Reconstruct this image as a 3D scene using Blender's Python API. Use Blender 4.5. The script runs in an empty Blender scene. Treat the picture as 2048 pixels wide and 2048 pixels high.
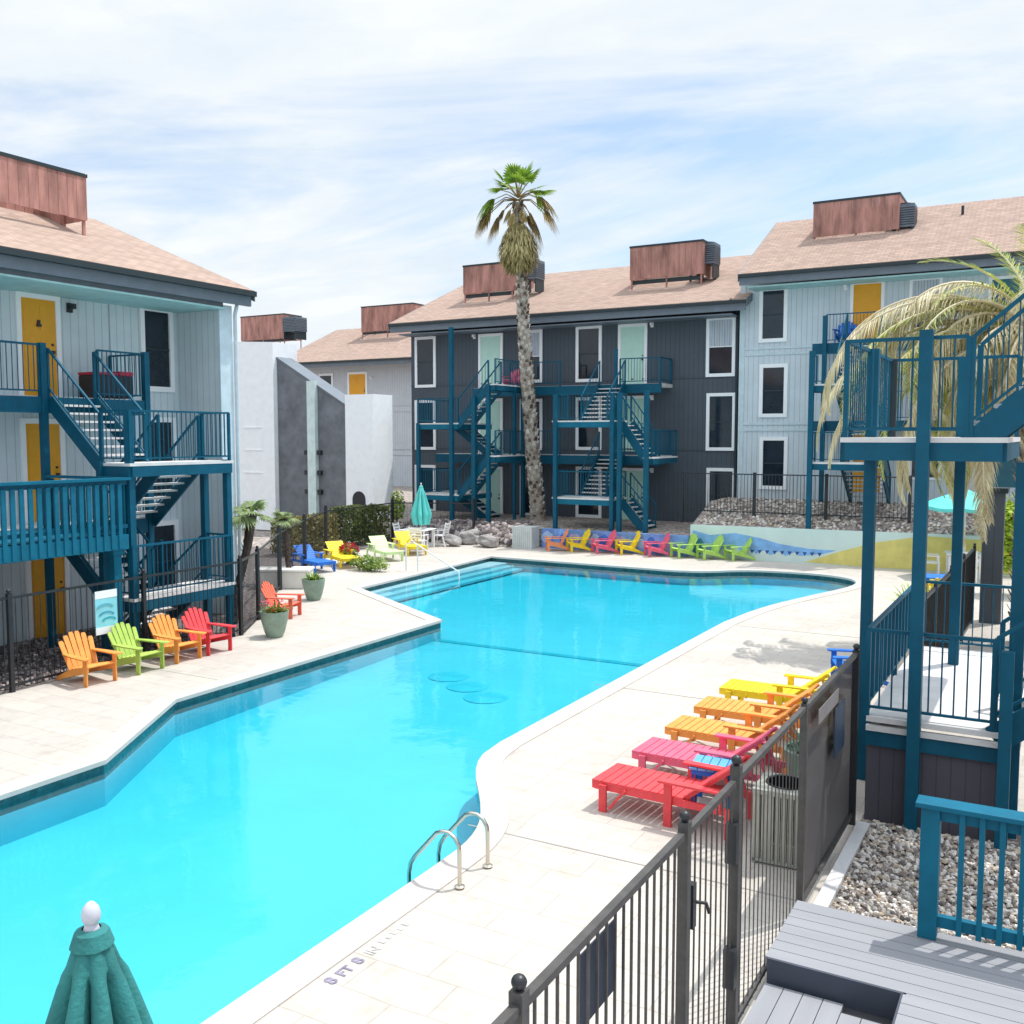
import bpy, bmesh, math, random
from mathutils import Vector, Matrix, noise
random.seed(7)
R = math.radians
C = bpy.context.scene.collection
# ------------------------------------------------------------------ camera model
F = 1950.; H = 4.3; HZ = 872.; VPX = 2130.
PITCH = math.atan((1024-HZ)/F)
HEAD = math.atan((VPX-1024)/(F/math.cos(PITCH)))
def ray(u, v):
    x = (u-1024)/F; y = -(v-1024)/F
    f = math.cos(PITCH)+y*math.sin(PITCH); z = -math.sin(PITCH)+y*math.cos(PITCH)
    return x*math.cos(HEAD)-f*math.sin(HEAD), x*math.sin(HEAD)+f*math.cos(HEAD), z
def G(u, v, z=0):
    X, Y, Z = ray(u, v); t = (z-H)/Z
    return X*t, Y*t
def PX(u, v, x):
    X, Y, Z = ray(u, v); t = x/X
    return Y*t, H+Z*t
def PY(u, v, y):
    X, Y, Z = ray(u, v); t = y/Y
    return X*t, H+Z*t
# ------------------------------------------------------------------ materials
def lin(c):
    return tuple(((v/255)/12.92 if v/255 <= .04045 else ((v/255+.055)/1.055)**2.4) for v in c)
MATS = {}
def mat(name, col, rough=.6, metal=0, var=.12, scale=3., bump=0., bscale=40., spec=.5, detail=6, stretch=None):
    """procedural paint-like material: base colour broken up by two noises, optional bump"""
    if name in MATS: return MATS[name]
    m = bpy.data.materials.new(name); m.use_nodes = True
    nt = m.node_tree; N = nt.nodes; L = nt.links
    b = N['Principled BSDF']
    tc = N.new('ShaderNodeTexCoord'); src = tc.outputs['Object']
    if stretch:
        mp = N.new('ShaderNodeMapping'); mp.inputs['Scale'].default_value = stretch
        L.new(src, mp.inputs['Vector']); src = mp.outputs['Vector']
    n = N.new('ShaderNodeTexNoise'); n.inputs['Scale'].default_value = scale; n.inputs['Detail'].default_value = detail
    n.inputs['Roughness'].default_value = .65
    L.new(src, n.inputs['Vector'])
    r = N.new('ShaderNodeValToRGB')
    r.color_ramp.elements[0].position = .3; r.color_ramp.elements[1].position = .7
    r.color_ramp.elements[0].color = (*[max(0, c*(1-var)) for c in col], 1)
    r.color_ramp.elements[1].color = (*[min(1, c*(1+var)) for c in col], 1)
    L.new(n.outputs['Fac'], r.inputs['Fac']); L.new(r.outputs['Color'], b.inputs['Base Color'])
    b.inputs['Roughness'].default_value = rough; b.inputs['Metallic'].default_value = metal
    b.inputs['Specular IOR Level'].default_value = spec
    if bump:
        n2 = N.new('ShaderNodeTexNoise'); n2.inputs['Scale'].default_value = bscale; n2.inputs['Detail'].default_value = 4
        L.new(src, n2.inputs['Vector'])
        bp = N.new('ShaderNodeBump'); bp.inputs['Strength'].default_value = bump; bp.inputs['Distance'].default_value = .02
        L.new(n2.outputs['Fac'], bp.inputs['Height']); L.new(bp.outputs['Normal'], b.inputs['Normal'])
    MATS[name] = m
    return m
def siding(name, col, pitch=.2, var=.07):
    """vertical grooved plywood siding, grooves as bump"""
    if name in MATS: return MATS[name]
    m = mat(name, col, rough=.75, var=var, scale=1.2)
    nt = m.node_tree; N = nt.nodes; L = nt.links; b = N['Principled BSDF']
    tc = N.new('ShaderNodeTexCoord'); sx = N.new('ShaderNodeSeparateXYZ'); L.new(tc.outputs['Object'], sx.inputs[0])
    a = N.new('ShaderNodeMath'); a.operation = 'ADD'; L.new(sx.outputs['X'], a.inputs[0]); L.new(sx.outputs['Y'], a.inputs[1])
    d = N.new('ShaderNodeMath'); d.operation = 'DIVIDE'; L.new(a.outputs[0], d.inputs[0]); d.inputs[1].default_value = pitch
    f = N.new('ShaderNodeMath'); f.operation = 'FRACT'; L.new(d.outputs[0], f.inputs[0])
    g = N.new('ShaderNodeMath'); g.operation = 'GREATER_THAN'; L.new(f.outputs[0], g.inputs[0]); g.inputs[1].default_value = .09
    wn = N.new('ShaderNodeTexNoise'); wn.inputs['Scale'].default_value = 30
    mp = N.new('ShaderNodeMapping'); mp.inputs['Scale'].default_value = (3, 3, .3); L.new(tc.outputs['Object'], mp.inputs[0]); L.new(mp.outputs[0], wn.inputs['Vector'])
    ad = N.new('ShaderNodeMath'); ad.operation = 'MULTIPLY_ADD'; L.new(wn.outputs['Fac'], ad.inputs[0]); ad.inputs[1].default_value = .25; L.new(g.outputs[0], ad.inputs[2])
    bp = N.new('ShaderNodeBump'); bp.inputs['Strength'].default_value = .8; bp.inputs['Distance'].default_value = .012
    L.new(ad.outputs[0], bp.inputs['Height']); L.new(bp.outputs['Normal'], b.inputs['Normal'])
    # shade of the groove recess painted in as a thin darker line
    mx = N.new('ShaderNodeMix'); mx.data_type = 'RGBA'; mx.blend_type = 'MULTIPLY'
    old = b.inputs['Base Color'].links[0].from_socket
    L.new(old, mx.inputs[6]); mx.inputs[7].default_value = (.72, .72, .74, 1)
    inv = N.new('ShaderNodeMath'); inv.operation = 'SUBTRACT'; inv.inputs[0].default_value = 1; L.new(g.outputs[0], inv.inputs[1])
    L.new(inv.outputs[0], mx.inputs[0]); L.new(mx.outputs[2], b.inputs['Base Color'])
    return m
def shingles(name, col, swap=False):
    m = mat(name, col, rough=.95, var=.10, scale=2.6, spec=.2, detail=12)
    nt = m.node_tree; N = nt.nodes; L = nt.links; b = N['Principled BSDF']
    tc = N.new('ShaderNodeTexCoord')
    se = N.new('ShaderNodeSeparateXYZ'); mp = N.new('ShaderNodeCombineXYZ'); L.new(tc.outputs['Object'], se.inputs[0])
    L.new(se.outputs['Y' if swap else 'X'], mp.inputs[0]); L.new(se.outputs['X' if swap else 'Y'], mp.inputs[1])
    br = N.new('ShaderNodeTexBrick'); br.inputs['Scale'].default_value = 1; br.inputs['Brick Width'].default_value = .33
    br.inputs['Row Height'].default_value = .15; br.inputs['Mortar Size'].default_value = .012
    br.inputs['Color1'].default_value = (.80, .80, .80, 1); br.inputs['Color2'].default_value = (1.12, 1.1, 1.08, 1); br.inputs['Mortar'].default_value = (.6, .58, .57, 1)
    L.new(mp.outputs[0], br.inputs['Vector'])
    mx = N.new('ShaderNodeMix'); mx.data_type = 'RGBA'; mx.blend_type = 'MULTIPLY'; mx.inputs[0].default_value = .8
    old = b.inputs['Base Color'].links[0].from_socket
    L.new(old, mx.inputs[6]); L.new(br.outputs['Color'], mx.inputs[7]); L.new(mx.outputs[2], b.inputs['Base Color'])
    bp = N.new('ShaderNodeBump'); bp.inputs['Strength'].default_value = .5; bp.inputs['Distance'].default_value = .01
    L.new(br.outputs['Fac'], bp.inputs['Height']); bp.invert = True; L.new(bp.outputs['Normal'], b.inputs['Normal'])
    return m
def leafmat(name, c1, c2, scale=2.):
    if name in MATS: return MATS[name]
    m = bpy.data.materials.new(name); m.use_nodes = True
    nt = m.node_tree; N = nt.nodes; L = nt.links; b = N['Principled BSDF']; out = N['Material Output']
    g = N.new('ShaderNodeNewGeometry'); n = N.new('ShaderNodeTexNoise'); n.inputs['Scale'].default_value = scale; n.inputs['Detail'].default_value = 5
    L.new(g.outputs['Position'], n.inputs['Vector'])
    ad = N.new('ShaderNodeMath'); ad.operation = 'MULTIPLY_ADD'; L.new(g.outputs['Random Per Island'], ad.inputs[0]); ad.inputs[1].default_value = .5
    sb = N.new('ShaderNodeMath'); sb.operation = 'SUBTRACT'; L.new(n.outputs['Fac'], sb.inputs[0]); sb.inputs[1].default_value = .25; L.new(sb.outputs[0], ad.inputs[2])
    r = N.new('ShaderNodeValToRGB'); r.color_ramp.elements[0].color = (*c1, 1); r.color_ramp.elements[1].color = (*c2, 1)
    r.color_ramp.elements[0].position = .2; r.color_ramp.elements[1].position = .8
    L.new(ad.outputs[0], r.inputs['Fac']); L.new(r.outputs['Color'], b.inputs['Base Color']); b.inputs['Roughness'].default_value = .6
    tr = N.new('ShaderNodeBsdfTranslucent'); L.new(r.outputs['Color'], tr.inputs['Color'])
    mx = N.new('ShaderNodeMixShader'); mx.inputs[0].default_value = .3
    L.new(b.outputs[0], mx.inputs[1]); L.new(tr.outputs[0], mx.inputs[2]); L.new(mx.outputs[0], out.inputs['Surface'])
    MATS[name] = m
    return m
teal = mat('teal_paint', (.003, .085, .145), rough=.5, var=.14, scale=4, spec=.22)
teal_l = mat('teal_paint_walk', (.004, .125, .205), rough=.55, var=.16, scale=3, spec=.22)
blackm = mat('black_metal', (.018, .02, .024), rough=.4, var=.2, scale=8)
greym = mat('weathered_dark_metal', (.062, .058, .055), rough=.5, var=.3, scale=9)
white = mat('white_trim', (.90, .91, .92), rough=.5, var=.03)
concrete = mat('pale_concrete', (.66, .65, .64), rough=.85, var=.12, scale=2, bump=.2)
wall_blue = siding('pale_blue_siding', (.61, .69, .725))
wall_blue2 = siding('light_blue_siding', (.59, .665, .71))
wall_dark = siding('charcoal_siding', (.072, .09, .112))
wall_grey = siding('grey_siding', (.55, .585, .62))
fascia = mat('grey_fascia', (.14, .17, .205), rough=.5)
gutter = mat('dark_gutter', (.015, .03, .035), rough=.5)
soffit = mat('teal_soffit', (.34, .56, .56), rough=.7)
yellow_d = mat('ochre_door', (.78, .36, .01), rough=.45, var=.06)
mint_d = mat('mint_door', (.50, .74, .64), rough=.5, var=.05)
white_w = mat('white_stucco', (.93, .94, .96), rough=.9, var=.05, bump=.15, bscale=20)
roofm = shingles('brown_shingles', (.40, .295, .245)); roofm2 = shingles('brown_shingles_side', (.41, .305, .25), True)
screenm = mat('rusty_screen', (.40, .20, .165), rough=.8, var=.5, scale=1.3, stretch=(2.2, 2.2, .5), bump=.3, bscale=6)
glass = mat('dark_glass', (.012, .02, .032), rough=.08, var=.4, scale=1.5, spec=.6)
acm = mat('grey_unit', (.12, .15, .19), rough=.5, var=.3, scale=6)
whitem = mat('white_resin', (.85, .85, .86), rough=.45, var=.03)
steel = mat('steel', (.62, .58, .50), rough=.22, metal=1, var=.05)
# ------------------------------------------------------------------ mesh builder
def rootloc(o):
    v = Vector((0, 0, 0))
    while o is not None:
        v += o.location; o = o.parent
    return v
class MB:
    def __init__(s): s.v = []; s.f = []; s.uv = None
    def add(s, vs, fs):
        o = len(s.v); s.v += [tuple(p) for p in vs]; s.f += [tuple(i+o for i in f) for f in fs]; return s
    def box(s, x0, x1, y0, y1, z0, z1):
        if x0 > x1: x0, x1 = x1, x0
        if y0 > y1: y0, y1 = y1, y0
        if z0 > z1: z0, z1 = z1, z0
        return s.add([(x0,y0,z0),(x1,y0,z0),(x1,y1,z0),(x0,y1,z0),(x0,y0,z1),(x1,y0,z1),(x1,y1,z1),(x0,y1,z1)],
                     [(0,3,2,1),(4,5,6,7),(0,1,5,4),(1,2,6,5),(2,3,7,6),(3,0,4,7)])
    def bar(s, a, b, w, h, up=(0, 0, 1)):
        a = Vector(a); b = Vector(b); d = (b-a).normalized(); up = Vector(up)
        if abs(d.dot(up)) > .98: up = Vector((0, 1, 0))
        sd = d.cross(up).normalized(); u = sd.cross(d).normalized()
        vs = []
        for p in (a, b):
            for i, j in ((-1,-1),(1,-1),(1,1),(-1,1)): vs.append(p+sd*(i*w/2)+u*(j*h/2))
        return s.add(vs, [(0,3,2,1),(4,5,6,7),(0,1,5,4),(1,2,6,5),(2,3,7,6),(3,0,4,7)])
    def tube(s, pts, r, n=8, cap=True):
        pts = [Vector(p) for p in pts]; rr = r if isinstance(r, (list, tuple)) else [r]*len(pts)
        o = len(s.v); prev = None
        for i, p in enumerate(pts):
            d = (pts[min(i+1, len(pts)-1)]-pts[max(i-1, 0)]).normalized()
            if prev is None:
                a = Vector((0, 0, 1)) if abs(d.z) < .9 else Vector((1, 0, 0)); sd = d.cross(a).normalized()
            else: sd = (prev-d*prev.dot(d)).normalized()
            prev = sd; u = d.cross(sd)
            for k in range(n):
                t = 2*math.pi*k/n; s.v.append(tuple(p+(sd*math.cos(t)+u*math.sin(t))*rr[i]))
        for i in range(len(pts)-1):
            for k in range(n): s.f.append((o+i*n+k, o+i*n+(k+1) % n, o+(i+1)*n+(k+1) % n, o+(i+1)*n+k))
        if cap:
            s.f.append(tuple(o+k for k in reversed(range(n)))); s.f.append(tuple(o+(len(pts)-1)*n+k for k in range(n)))
        return s
    def lathe(s, prof, cx=0, cy=0, n=20, cap=True):
        o = len(s.v)
        for r, z in prof:
            for k in range(n):
                t = 2*math.pi*k/n; s.v.append((cx+r*math.cos(t), cy+r*math.sin(t), z))
        for i in range(len(prof)-1):
            for k in range(n): s.f.append((o+i*n+k, o+i*n+(k+1) % n, o+(i+1)*n+(k+1) % n, o+(i+1)*n+k))
        if cap:
            s.f.append(tuple(o+k for k in reversed(range(n)))); s.f.append(tuple(o+(len(prof)-1)*n+k for k in range(n)))
        return s
    def prism(s, pts, axis, a, b):
        """polygon pts (2-D) extruded along axis between a and b"""
        def P(p, t): return {'x': (t, p[0], p[1]), 'y': (p[0], t, p[1]), 'z': (p[0], p[1], t)}[axis]
        n = len(pts); o = len(s.v)
        s.v += [P(p, a) for p in pts]+[P(p, b) for p in pts]
        s.f.append(tuple(o+i for i in range(n))); s.f.append(tuple(o+n+i for i in reversed(range(n))))
        for i in range(n): s.f.append((o+i, o+n+i, o+n+(i+1) % n, o+(i+1) % n))
        return s
    def build(s, name, m, parent=None, label=None, cat=None, group=None, kind=None, smooth=False, world=False, bevel=0):
        vs = [Vector(p) for p in s.v]; loc = Vector((0, 0, 0))
        if world and parent is not None:
            q = rootloc(parent); vs = [p-q for p in vs]
        if parent is None and vs:
            loc = Vector(((min(p.x for p in vs)+max(p.x for p in vs))/2, (min(p.y for p in vs)+max(p.y for p in vs))/2, min(p.z for p in vs)))
            if kind: loc = Vector((0, 0, 0))
            vs = [p-loc for p in vs]
        me = bpy.data.meshes.new(name); me.from_pydata([tuple(p) for p in vs], [], s.f); me.update()
        bm = bmesh.new(); bm.from_mesh(me); bmesh.ops.recalc_face_normals(bm, faces=bm.faces)
        if smooth:
            for f in bm.faces: f.smooth = True
            for e in bm.edges:
                if len(e.link_faces) == 2 and e.calc_face_angle(0) > R(40): e.smooth = False
        bm.to_mesh(me); bm.free()
        me.materials.append(m)
        o = bpy.data.objects.new(name, me); C.objects.link(o); o.location = loc
        if parent is not None: o.parent = parent
        if label: o['label'] = label
        if cat: o['category'] = cat
        if group: o['group'] = group
        if kind: o['kind'] = kind
        if bevel:
            b = o.modifiers.new('bevel', 'BEVEL'); b.width = bevel; b.segments = 2; b.limit_method = 'ANGLE'
        return o
def thing(name, label, cat, loc=(0, 0, 0), rz=0, group=None):
    o = bpy.data.objects.new(name, None); C.objects.link(o); o.location = loc; o.rotation_euler = (0, 0, rz)
    o.empty_display_size = .2; o['label'] = label; o['category'] = cat
    if group: o['group'] = group
    return o
def dup(root, loc, rz, label, mats=None, group=None):
    r = root.copy(); C.objects.link(r); r.location = loc; r.rotation_euler = (0, 0, rz); r['label'] = label
    if group: r['group'] = group
    def kids(src, dst):
        for ch in list(src.children):
            c = ch.copy(); c.data = ch.data; C.objects.link(c); c.parent = dst
            if mats:
                if mats.get('copy'):
                    c.data = ch.data.copy()
                    c.data.materials[0] = mats['m']
            kids(ch, c)
    kids(root, r)
    return r
def struct(mb, name, m, **k):
    return mb.build(name, m, kind='structure', **k)
# ------------------------------------------------------------------ world, sun, camera
SKX, SKY = 11.1, .4
sc = bpy.context.scene
SUN_EL = R(67); SUN_AZ = math.atan2(.55, .84)          # clockwise from +Y
sun_dir = Vector((math.sin(SUN_AZ)*math.cos(SUN_EL), math.cos(SUN_AZ)*math.cos(SUN_EL), math.sin(SUN_EL)))
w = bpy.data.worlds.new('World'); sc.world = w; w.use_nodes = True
nt = w.node_tree; N = nt.nodes; L = nt.links; bg = N['Background']
sky = N.new('ShaderNodeTexSky'); sky.sky_type = 'NISHITA'; sky.sun_disc = False
sky.sun_elevation = SUN_EL; sky.sun_rotation = SUN_AZ; sky.air_density = 1.0; sky.dust_density = 1.5; sky.ozone_density = 1.0
tc = N.new('ShaderNodeTexCoord'); sp = N.new('ShaderNodeSeparateXYZ'); L.new(tc.outputs['Generated'], sp.inputs[0])
zz = N.new('ShaderNodeMath'); zz.operation = 'ADD'; L.new(sp.outputs['Z'], zz.inputs[0]); zz.inputs[1].default_value = .14
zm = N.new('ShaderNodeMath'); zm.operation = 'MAXIMUM'; L.new(zz.outputs[0], zm.inputs[0]); zm.inputs[1].default_value = .05
dx = N.new('ShaderNodeMath'); dx.operation = 'DIVIDE'; L.new(sp.outputs['X'], dx.inputs[0]); L.new(zm.outputs[0], dx.inputs[1])
dy = N.new('ShaderNodeMath'); dy.operation = 'DIVIDE'; L.new(sp.outputs['Y'], dy.inputs[0]); L.new(zm.outputs[0], dy.inputs[1])
cb = N.new('ShaderNodeCombineXYZ'); L.new(dx.outputs[0], cb.inputs[0]); L.new(dy.outputs[0], cb.inputs[1])
mp = N.new('ShaderNodeMapping'); mp.inputs['Rotation'].default_value = (0, 0, R(-35)); mp.inputs['Scale'].default_value = (.75, 1.25, 1); mp.inputs['Location'].default_value = (SKX, SKY, 0)
L.new(cb.outputs[0], mp.inputs[0])
n1 = N.new('ShaderNodeTexNoise'); n1.inputs['Scale'].default_value = .8; n1.inputs['Detail'].default_value = 12; n1.inputs['Roughness'].default_value = .58; n1.inputs['Distortion'].default_value = .6
L.new(mp.outputs[0], n1.inputs['Vector'])
rp = N.new('ShaderNodeValToRGB'); rp.color_ramp.elements[0].position = .36; rp.color_ramp.elements[1].position = .53
rp.color_ramp.elements[0].color = (.2, .2, .2, 1); rp.color_ramp.elements[1].color = (1, 1, 1, 1)
L.new(n1.outputs['Fac'], rp.inputs['Fac'])
n2 = N.new('ShaderNodeTexNoise'); n2.inputs['Scale'].default_value = 2.2; n2.inputs['Detail'].default_value = 9; n2.inputs['Roughness'].default_value = .6
L.new(mp.outputs[0], n2.inputs['Vector'])
cr = N.new('ShaderNodeValToRGB'); cr.color_ramp.elements[0].position = .3; cr.color_ramp.elements[1].position = .62
cr.color_ramp.elements[0].color = (4.4, 4.95, 5.45, 1); cr.color_ramp.elements[1].color = (5.4, 5.62, 5.78, 1)
L.new(n2.outputs['Fac'], cr.inputs['Fac'])
mx = N.new('ShaderNodeMix'); mx.data_type = 'RGBA'
gn = N.new('ShaderNodeMix'); gn.data_type = 'RGBA'; gn.blend_type = 'MULTIPLY'; gn.inputs[0].default_value = 1
L.new(sky.outputs[0], gn.inputs[6]); gn.inputs[7].default_value = (.95, 1.05, 1.12, 1)
L.new(rp.outputs['Color'], mx.inputs[0]); L.new(gn.outputs[2], mx.inputs[6]); L.new(cr.outputs['Color'], mx.inputs[7])
el = N.new('ShaderNodeMapRange'); el.inputs[1].default_value = .48; el.inputs[2].default_value = .85; el.inputs[3].default_value = 1; el.inputs[4].default_value = 1.95; L.new(sp.outputs['Z'], el.inputs[0])  # sky overhead, above the view, brightened to add ambient light
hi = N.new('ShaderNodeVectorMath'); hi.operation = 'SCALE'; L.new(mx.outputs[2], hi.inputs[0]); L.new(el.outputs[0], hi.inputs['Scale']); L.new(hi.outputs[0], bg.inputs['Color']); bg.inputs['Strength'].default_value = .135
sl = bpy.data.lights.new('sun', 'SUN'); sl.energy = 2.75; sl.angle = R(.5); sl.color = (1, .965, .91)
so = bpy.data.objects.new('sun', sl); C.objects.link(so); so.location = (0, 0, 30)
so.rotation_euler = (-sun_dir).to_track_quat('-Z', 'Y').to_euler()
cam = bpy.data.cameras.new('camera'); co = bpy.data.objects.new('camera', cam); C.objects.link(co)
co.location = (0, 0, H); co.rotation_euler = (math.pi/2-PITCH, 0, HEAD)
cam.sensor_width = 36; cam.lens = F/2048*36; cam.clip_end = 3000; cam.clip_start = .05
sc.camera = co
sc.view_settings.view_transform = 'Standard'; sc.view_settings.look = 'None'; sc.view_settings.exposure = .40; sc.view_settings.gamma = 1
from mathutils.geometry import tessellate_polygon
def flat(polys, z):
    """triangulated sheet from an outline and its holes"""
    pl = [[Vector((x, y, z)) for x, y in p] for p in polys]
    m = MB(); vs = [p for l in pl for p in l]; m.add(vs, [])
    for t in tessellate_polygon(pl): m.f.append(tuple(t))
    return m
def smooth_pts(p, it=1):
    for _ in range(it):
        q = []
        for i in range(len(p)-1):
            a, b = p[i], p[i+1]
            q += [(a[0]*.75+b[0]*.25, a[1]*.75+b[1]*.25), (a[0]*.25+b[0]*.75, a[1]*.25+b[1]*.75)]
        p = [p[0]]+q+[p[-1]]
    return p
curve = smooth_pts([(-10.8, 29.55), (-9.8, 29.75), (-8.9, 30.7), (-7.6, 31.05), (-6.2, 30.95), (-5.25, 30.3), (-5.05, 29.0), (-5.8, 26.6), (-6.45, 24.2), (-6.68, 21.8)], 2)
notch = smooth_pts([(-6.72, 11.6), (-6.62, 10.7), (-5.6, 9.3), (-5.32, 8.6), (-5.3, 7.8)], 2)
pool = [(-10.95, .4), (-10.95, 8.35), (-12.5, 10.9), (-12.55, 18.8), (-17.25, 21.7), (-17.72, 29.8)] + curve + notch + [(-5.33, .4)]
def offset(p, d):
    n = len(p); out = []
    for i in range(n):
        a = Vector(p[i-1]); b = Vector(p[i]); c = Vector(p[(i+1) % n])
        e1 = (b-a).normalized(); e2 = (c-b).normalized()
        n1 = Vector((-e1.y, e1.x)); n2 = Vector((-e2.y, e2.x)); m = (n1+n2).normalized()
        k = d/max(.5, m.dot(n1)); out.append((b.x+m.x*k, b.y+m.y*k))
    return out
area = sum(pool[i-1][0]*pool[i][1]-pool[i][0]*pool[i-1][1] for i in range(len(pool)))
OUT = 1 if area < 0 else -1
# ---- materials of the ground
def paving():
    m = mat('stamped_concrete', (.49, .455, .41), rough=.85, var=.10, scale=.45, detail=9)
    nt = m.node_tree; N = nt.nodes; L = nt.links; b = N['Principled BSDF']
    tc = N.new('ShaderNodeTexCoord'); 
    nz = N.new('ShaderNodeTexNoise'); nz.inputs['Scale'].default_value = 1.5; L.new(tc.outputs['Object'], nz.inputs['Vector'])
    va = N.new('ShaderNodeMix'); va.data_type = 'VECTOR'; va.inputs[0].default_value = .05; L.new(tc.outputs['Object'], va.inputs[4]); L.new(nz.outputs['Color'], va.inputs[5])
    br = N.new('ShaderNodeTexBrick'); br.inputs['Scale'].default_value = 1; br.inputs['Brick Width'].default_value = .75; br.inputs['Row Height'].default_value = .42
    br.inputs['Mortar Size'].default_value = .008; br.inputs['Mortar Smooth'].default_value = .4; br.offset = .37; br.squash = 1.6; br.squash_frequency = 3
    br.inputs['Color1'].default_value = (.93, .93, .93, 1); br.inputs['Color2'].default_value = (1.07, 1.06, 1.04, 1); br.inputs['Mortar'].default_value = (.74, .72, .70, 1)
    L.new(va.outputs[1], br.inputs['Vector'])
    mx = N.new('ShaderNodeMix'); mx.data_type = 'RGBA'; mx.blend_type = 'MULTIPLY'; mx.inputs[0].default_value = .8
    old = b.inputs['Base Color'].links[0].from_socket; L.new(old, mx.inputs[6]); L.new(br.outputs['Color'], mx.inputs[7])
    st = N.new('ShaderNodeTexNoise'); st.inputs['Scale'].default_value = 4; st.inputs['Detail'].default_value = 8; st.inputs['Roughness'].default_value = .7; L.new(tc.outputs['Object'], st.inputs['Vector'])
    sr = N.new('ShaderNodeValToRGB'); sr.color_ramp.elements[0].position = .3; sr.color_ramp.elements[0].color = (.80, .77, .73, 1); sr.color_ramp.elements[1].position = .5; sr.color_ramp.elements[1].color = (1, 1, 1, 1)
    L.new(st.outputs['Fac'], sr.inputs['Fac'])
    m2 = N.new('ShaderNodeMix'); m2.data_type = 'RGBA'; m2.blend_type = 'MULTIPLY'; m2.inputs[0].default_value = .7
    L.new(mx.outputs[2], m2.inputs[6]); L.new(sr.outputs['Color'], m2.inputs[7]); L.new(m2.outputs[2], b.inputs['Base Color'])
    bp = N.new('ShaderNodeBump'); bp.inputs['Strength'].default_value = .25; bp.inputs['Distance'].default_value = .01
    L.new(st.outputs['Fac'], bp.inputs['Height']); L.new(bp.outputs['Normal'], b.inputs['Normal'])
    return m
pavem = paving()
def gravelmat(name, c1, c2, scale):
    m = mat(name, c1, rough=.9, var=.2, scale=scale, bump=.6, bscale=scale*3)
    nt = m.node_tree; N = nt.nodes; L = nt.links; b = N['Principled BSDF']
    tc = N.new('ShaderNodeTexCoord'); v = N.new('ShaderNodeTexVoronoi'); v.inputs['Scale'].default_value = scale; L.new(tc.outputs['Object'], v.inputs['Vector'])
    se = N.new('ShaderNodeSeparateColor'); L.new(v.outputs['Color'], se.inputs[0])
    r = N.new('ShaderNodeValToRGB'); r.color_ramp.elements[0].color = (*c1, 1); r.color_ramp.elements[1].color = (*c2, 1); L.new(se.outputs[0], r.inputs['Fac'])
    d = N.new('ShaderNodeValToRGB'); d.color_ramp.elements[0].position = .25; d.color_ramp.elements[0].color = (1, 1, 1, 1); d.color_ramp.elements[1].position = .7; d.color_ramp.elements[1].color = (.35, .33, .3, 1)
    L.new(v.outputs['Distance'], d.inputs['Fac'])
    mx = N.new('ShaderNodeMix'); mx.data_type = 'RGBA'; mx.blend_type = 'MULTIPLY'; mx.inputs[0].default_value = .8
    L.new(r.outputs['Color'], mx.inputs[6]); L.new(d.outputs['Color'], mx.inputs[7]); L.new(mx.outputs[2], b.inputs['Base Color'])
    return m
gravel_l = gravelmat('dark_gravel_bed', (.10, .085, .085), (.32, .28, .27), 22)
gravel_r = gravelmat('mixed_gravel_bed', (.16, .13, .11), (.60, .54, .48), 20)
earth = gravelmat('dry_earth', (.30, .26, .23), (.58, .51, .47), 7)
# ---- ground, deck
hole = [(-18.1, .1), (-4.7, .1), (-4.7, 31.5), (-18.1, 31.5)]
struct(flat([[(-400, -60), (400, -60), (400, 700), (-400, 700)], hole], -.045), 'ground', earth)
deck_out = [(-1.84, -8), (-1.84, 11.1), (7, 11.1), (7, 33.45), (-17.6, 33.45), (-20.5, 32.9), (-23.2, 32.3), (-22.9, 27.2), (-19, 20.3), (-16.3, 16.7), (-15.35, 15.3), (-15.25, -8)]
cop_out = offset(pool, .30*OUT)
struct(flat([deck_out, cop_out], 0), 'pool_deck', pavem)
# coping ring
m = MB(); n = len(pool)
for i in range(n):
    j = (i+1) % n
    a, b, c, d = pool[i], pool[j], cop_out[j], cop_out[i]
    ai = offset(pool, -.03*OUT)
    p = [ai[i], ai[j], c, d]
    m.add([(x, y, .014) for x, y in p]+[(x, y, -.045) for x, y in p], [(0, 1, 2, 3), (7, 6, 5, 4), (0, 4, 5, 1), (2, 6, 7, 3)])
copm = mat('coping_stone', (.50, .465, .43), rough=.75, var=.08, scale=2)
struct(m, 'pool_coping', copm)
# tile band and basin
tilem = mat('waterline_tile', (.02, .085, .095), rough=.25, var=.5, scale=9)
m = MB()
for i in range(n):
    a, b = pool[i], pool[(i+1) % n]
    m.add([(a[0], a[1], -.04), (b[0], b[1], -.04), (b[0], b[1], -.25), (a[0], a[1], -.25)], [(0, 1, 2, 3)])
struct(m, 'waterline_tile', tilem)
plaster = mat('pool_plaster', (.40, .53, .60), rough=.8, var=.05, scale=.6)
def depth(y): 
    t = min(1, max(0, (y-11)/(18.6-11))); return -.62*(1-t)+-.44*t
m = MB()
ys = [-.0, 5, 11, 14, 18.6, 25, 34]
for i in range(n):
    a, b = pool[i], pool[(i+1) % n]
    k = 12
    for q in range(k):
        y0 = a[1]+(b[1]-a[1])*q/k; y1 = a[1]+(b[1]-a[1])*(q+1)/k; x0 = a[0]+(b[0]-a[0])*q/k; x1 = a[0]+(b[0]-a[0])*(q+1)/k
        m.add([(x0, y0, -.25), (x1, y1, -.25), (x1, y1, depth(y1)-.05), (x0, y0, depth(y0)-.05)], [(0, 1, 2, 3)])
for y0, y1 in zip([.2, 11, 18.6], [11, 18.6, 31.4]):
    m.add([(-18, y0, depth(y0)), (-4.8, y0, depth(y0)), (-4.8, y1, depth(y1)), (-18, y1, depth(y1))], [(0, 1, 2, 3)])
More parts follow.
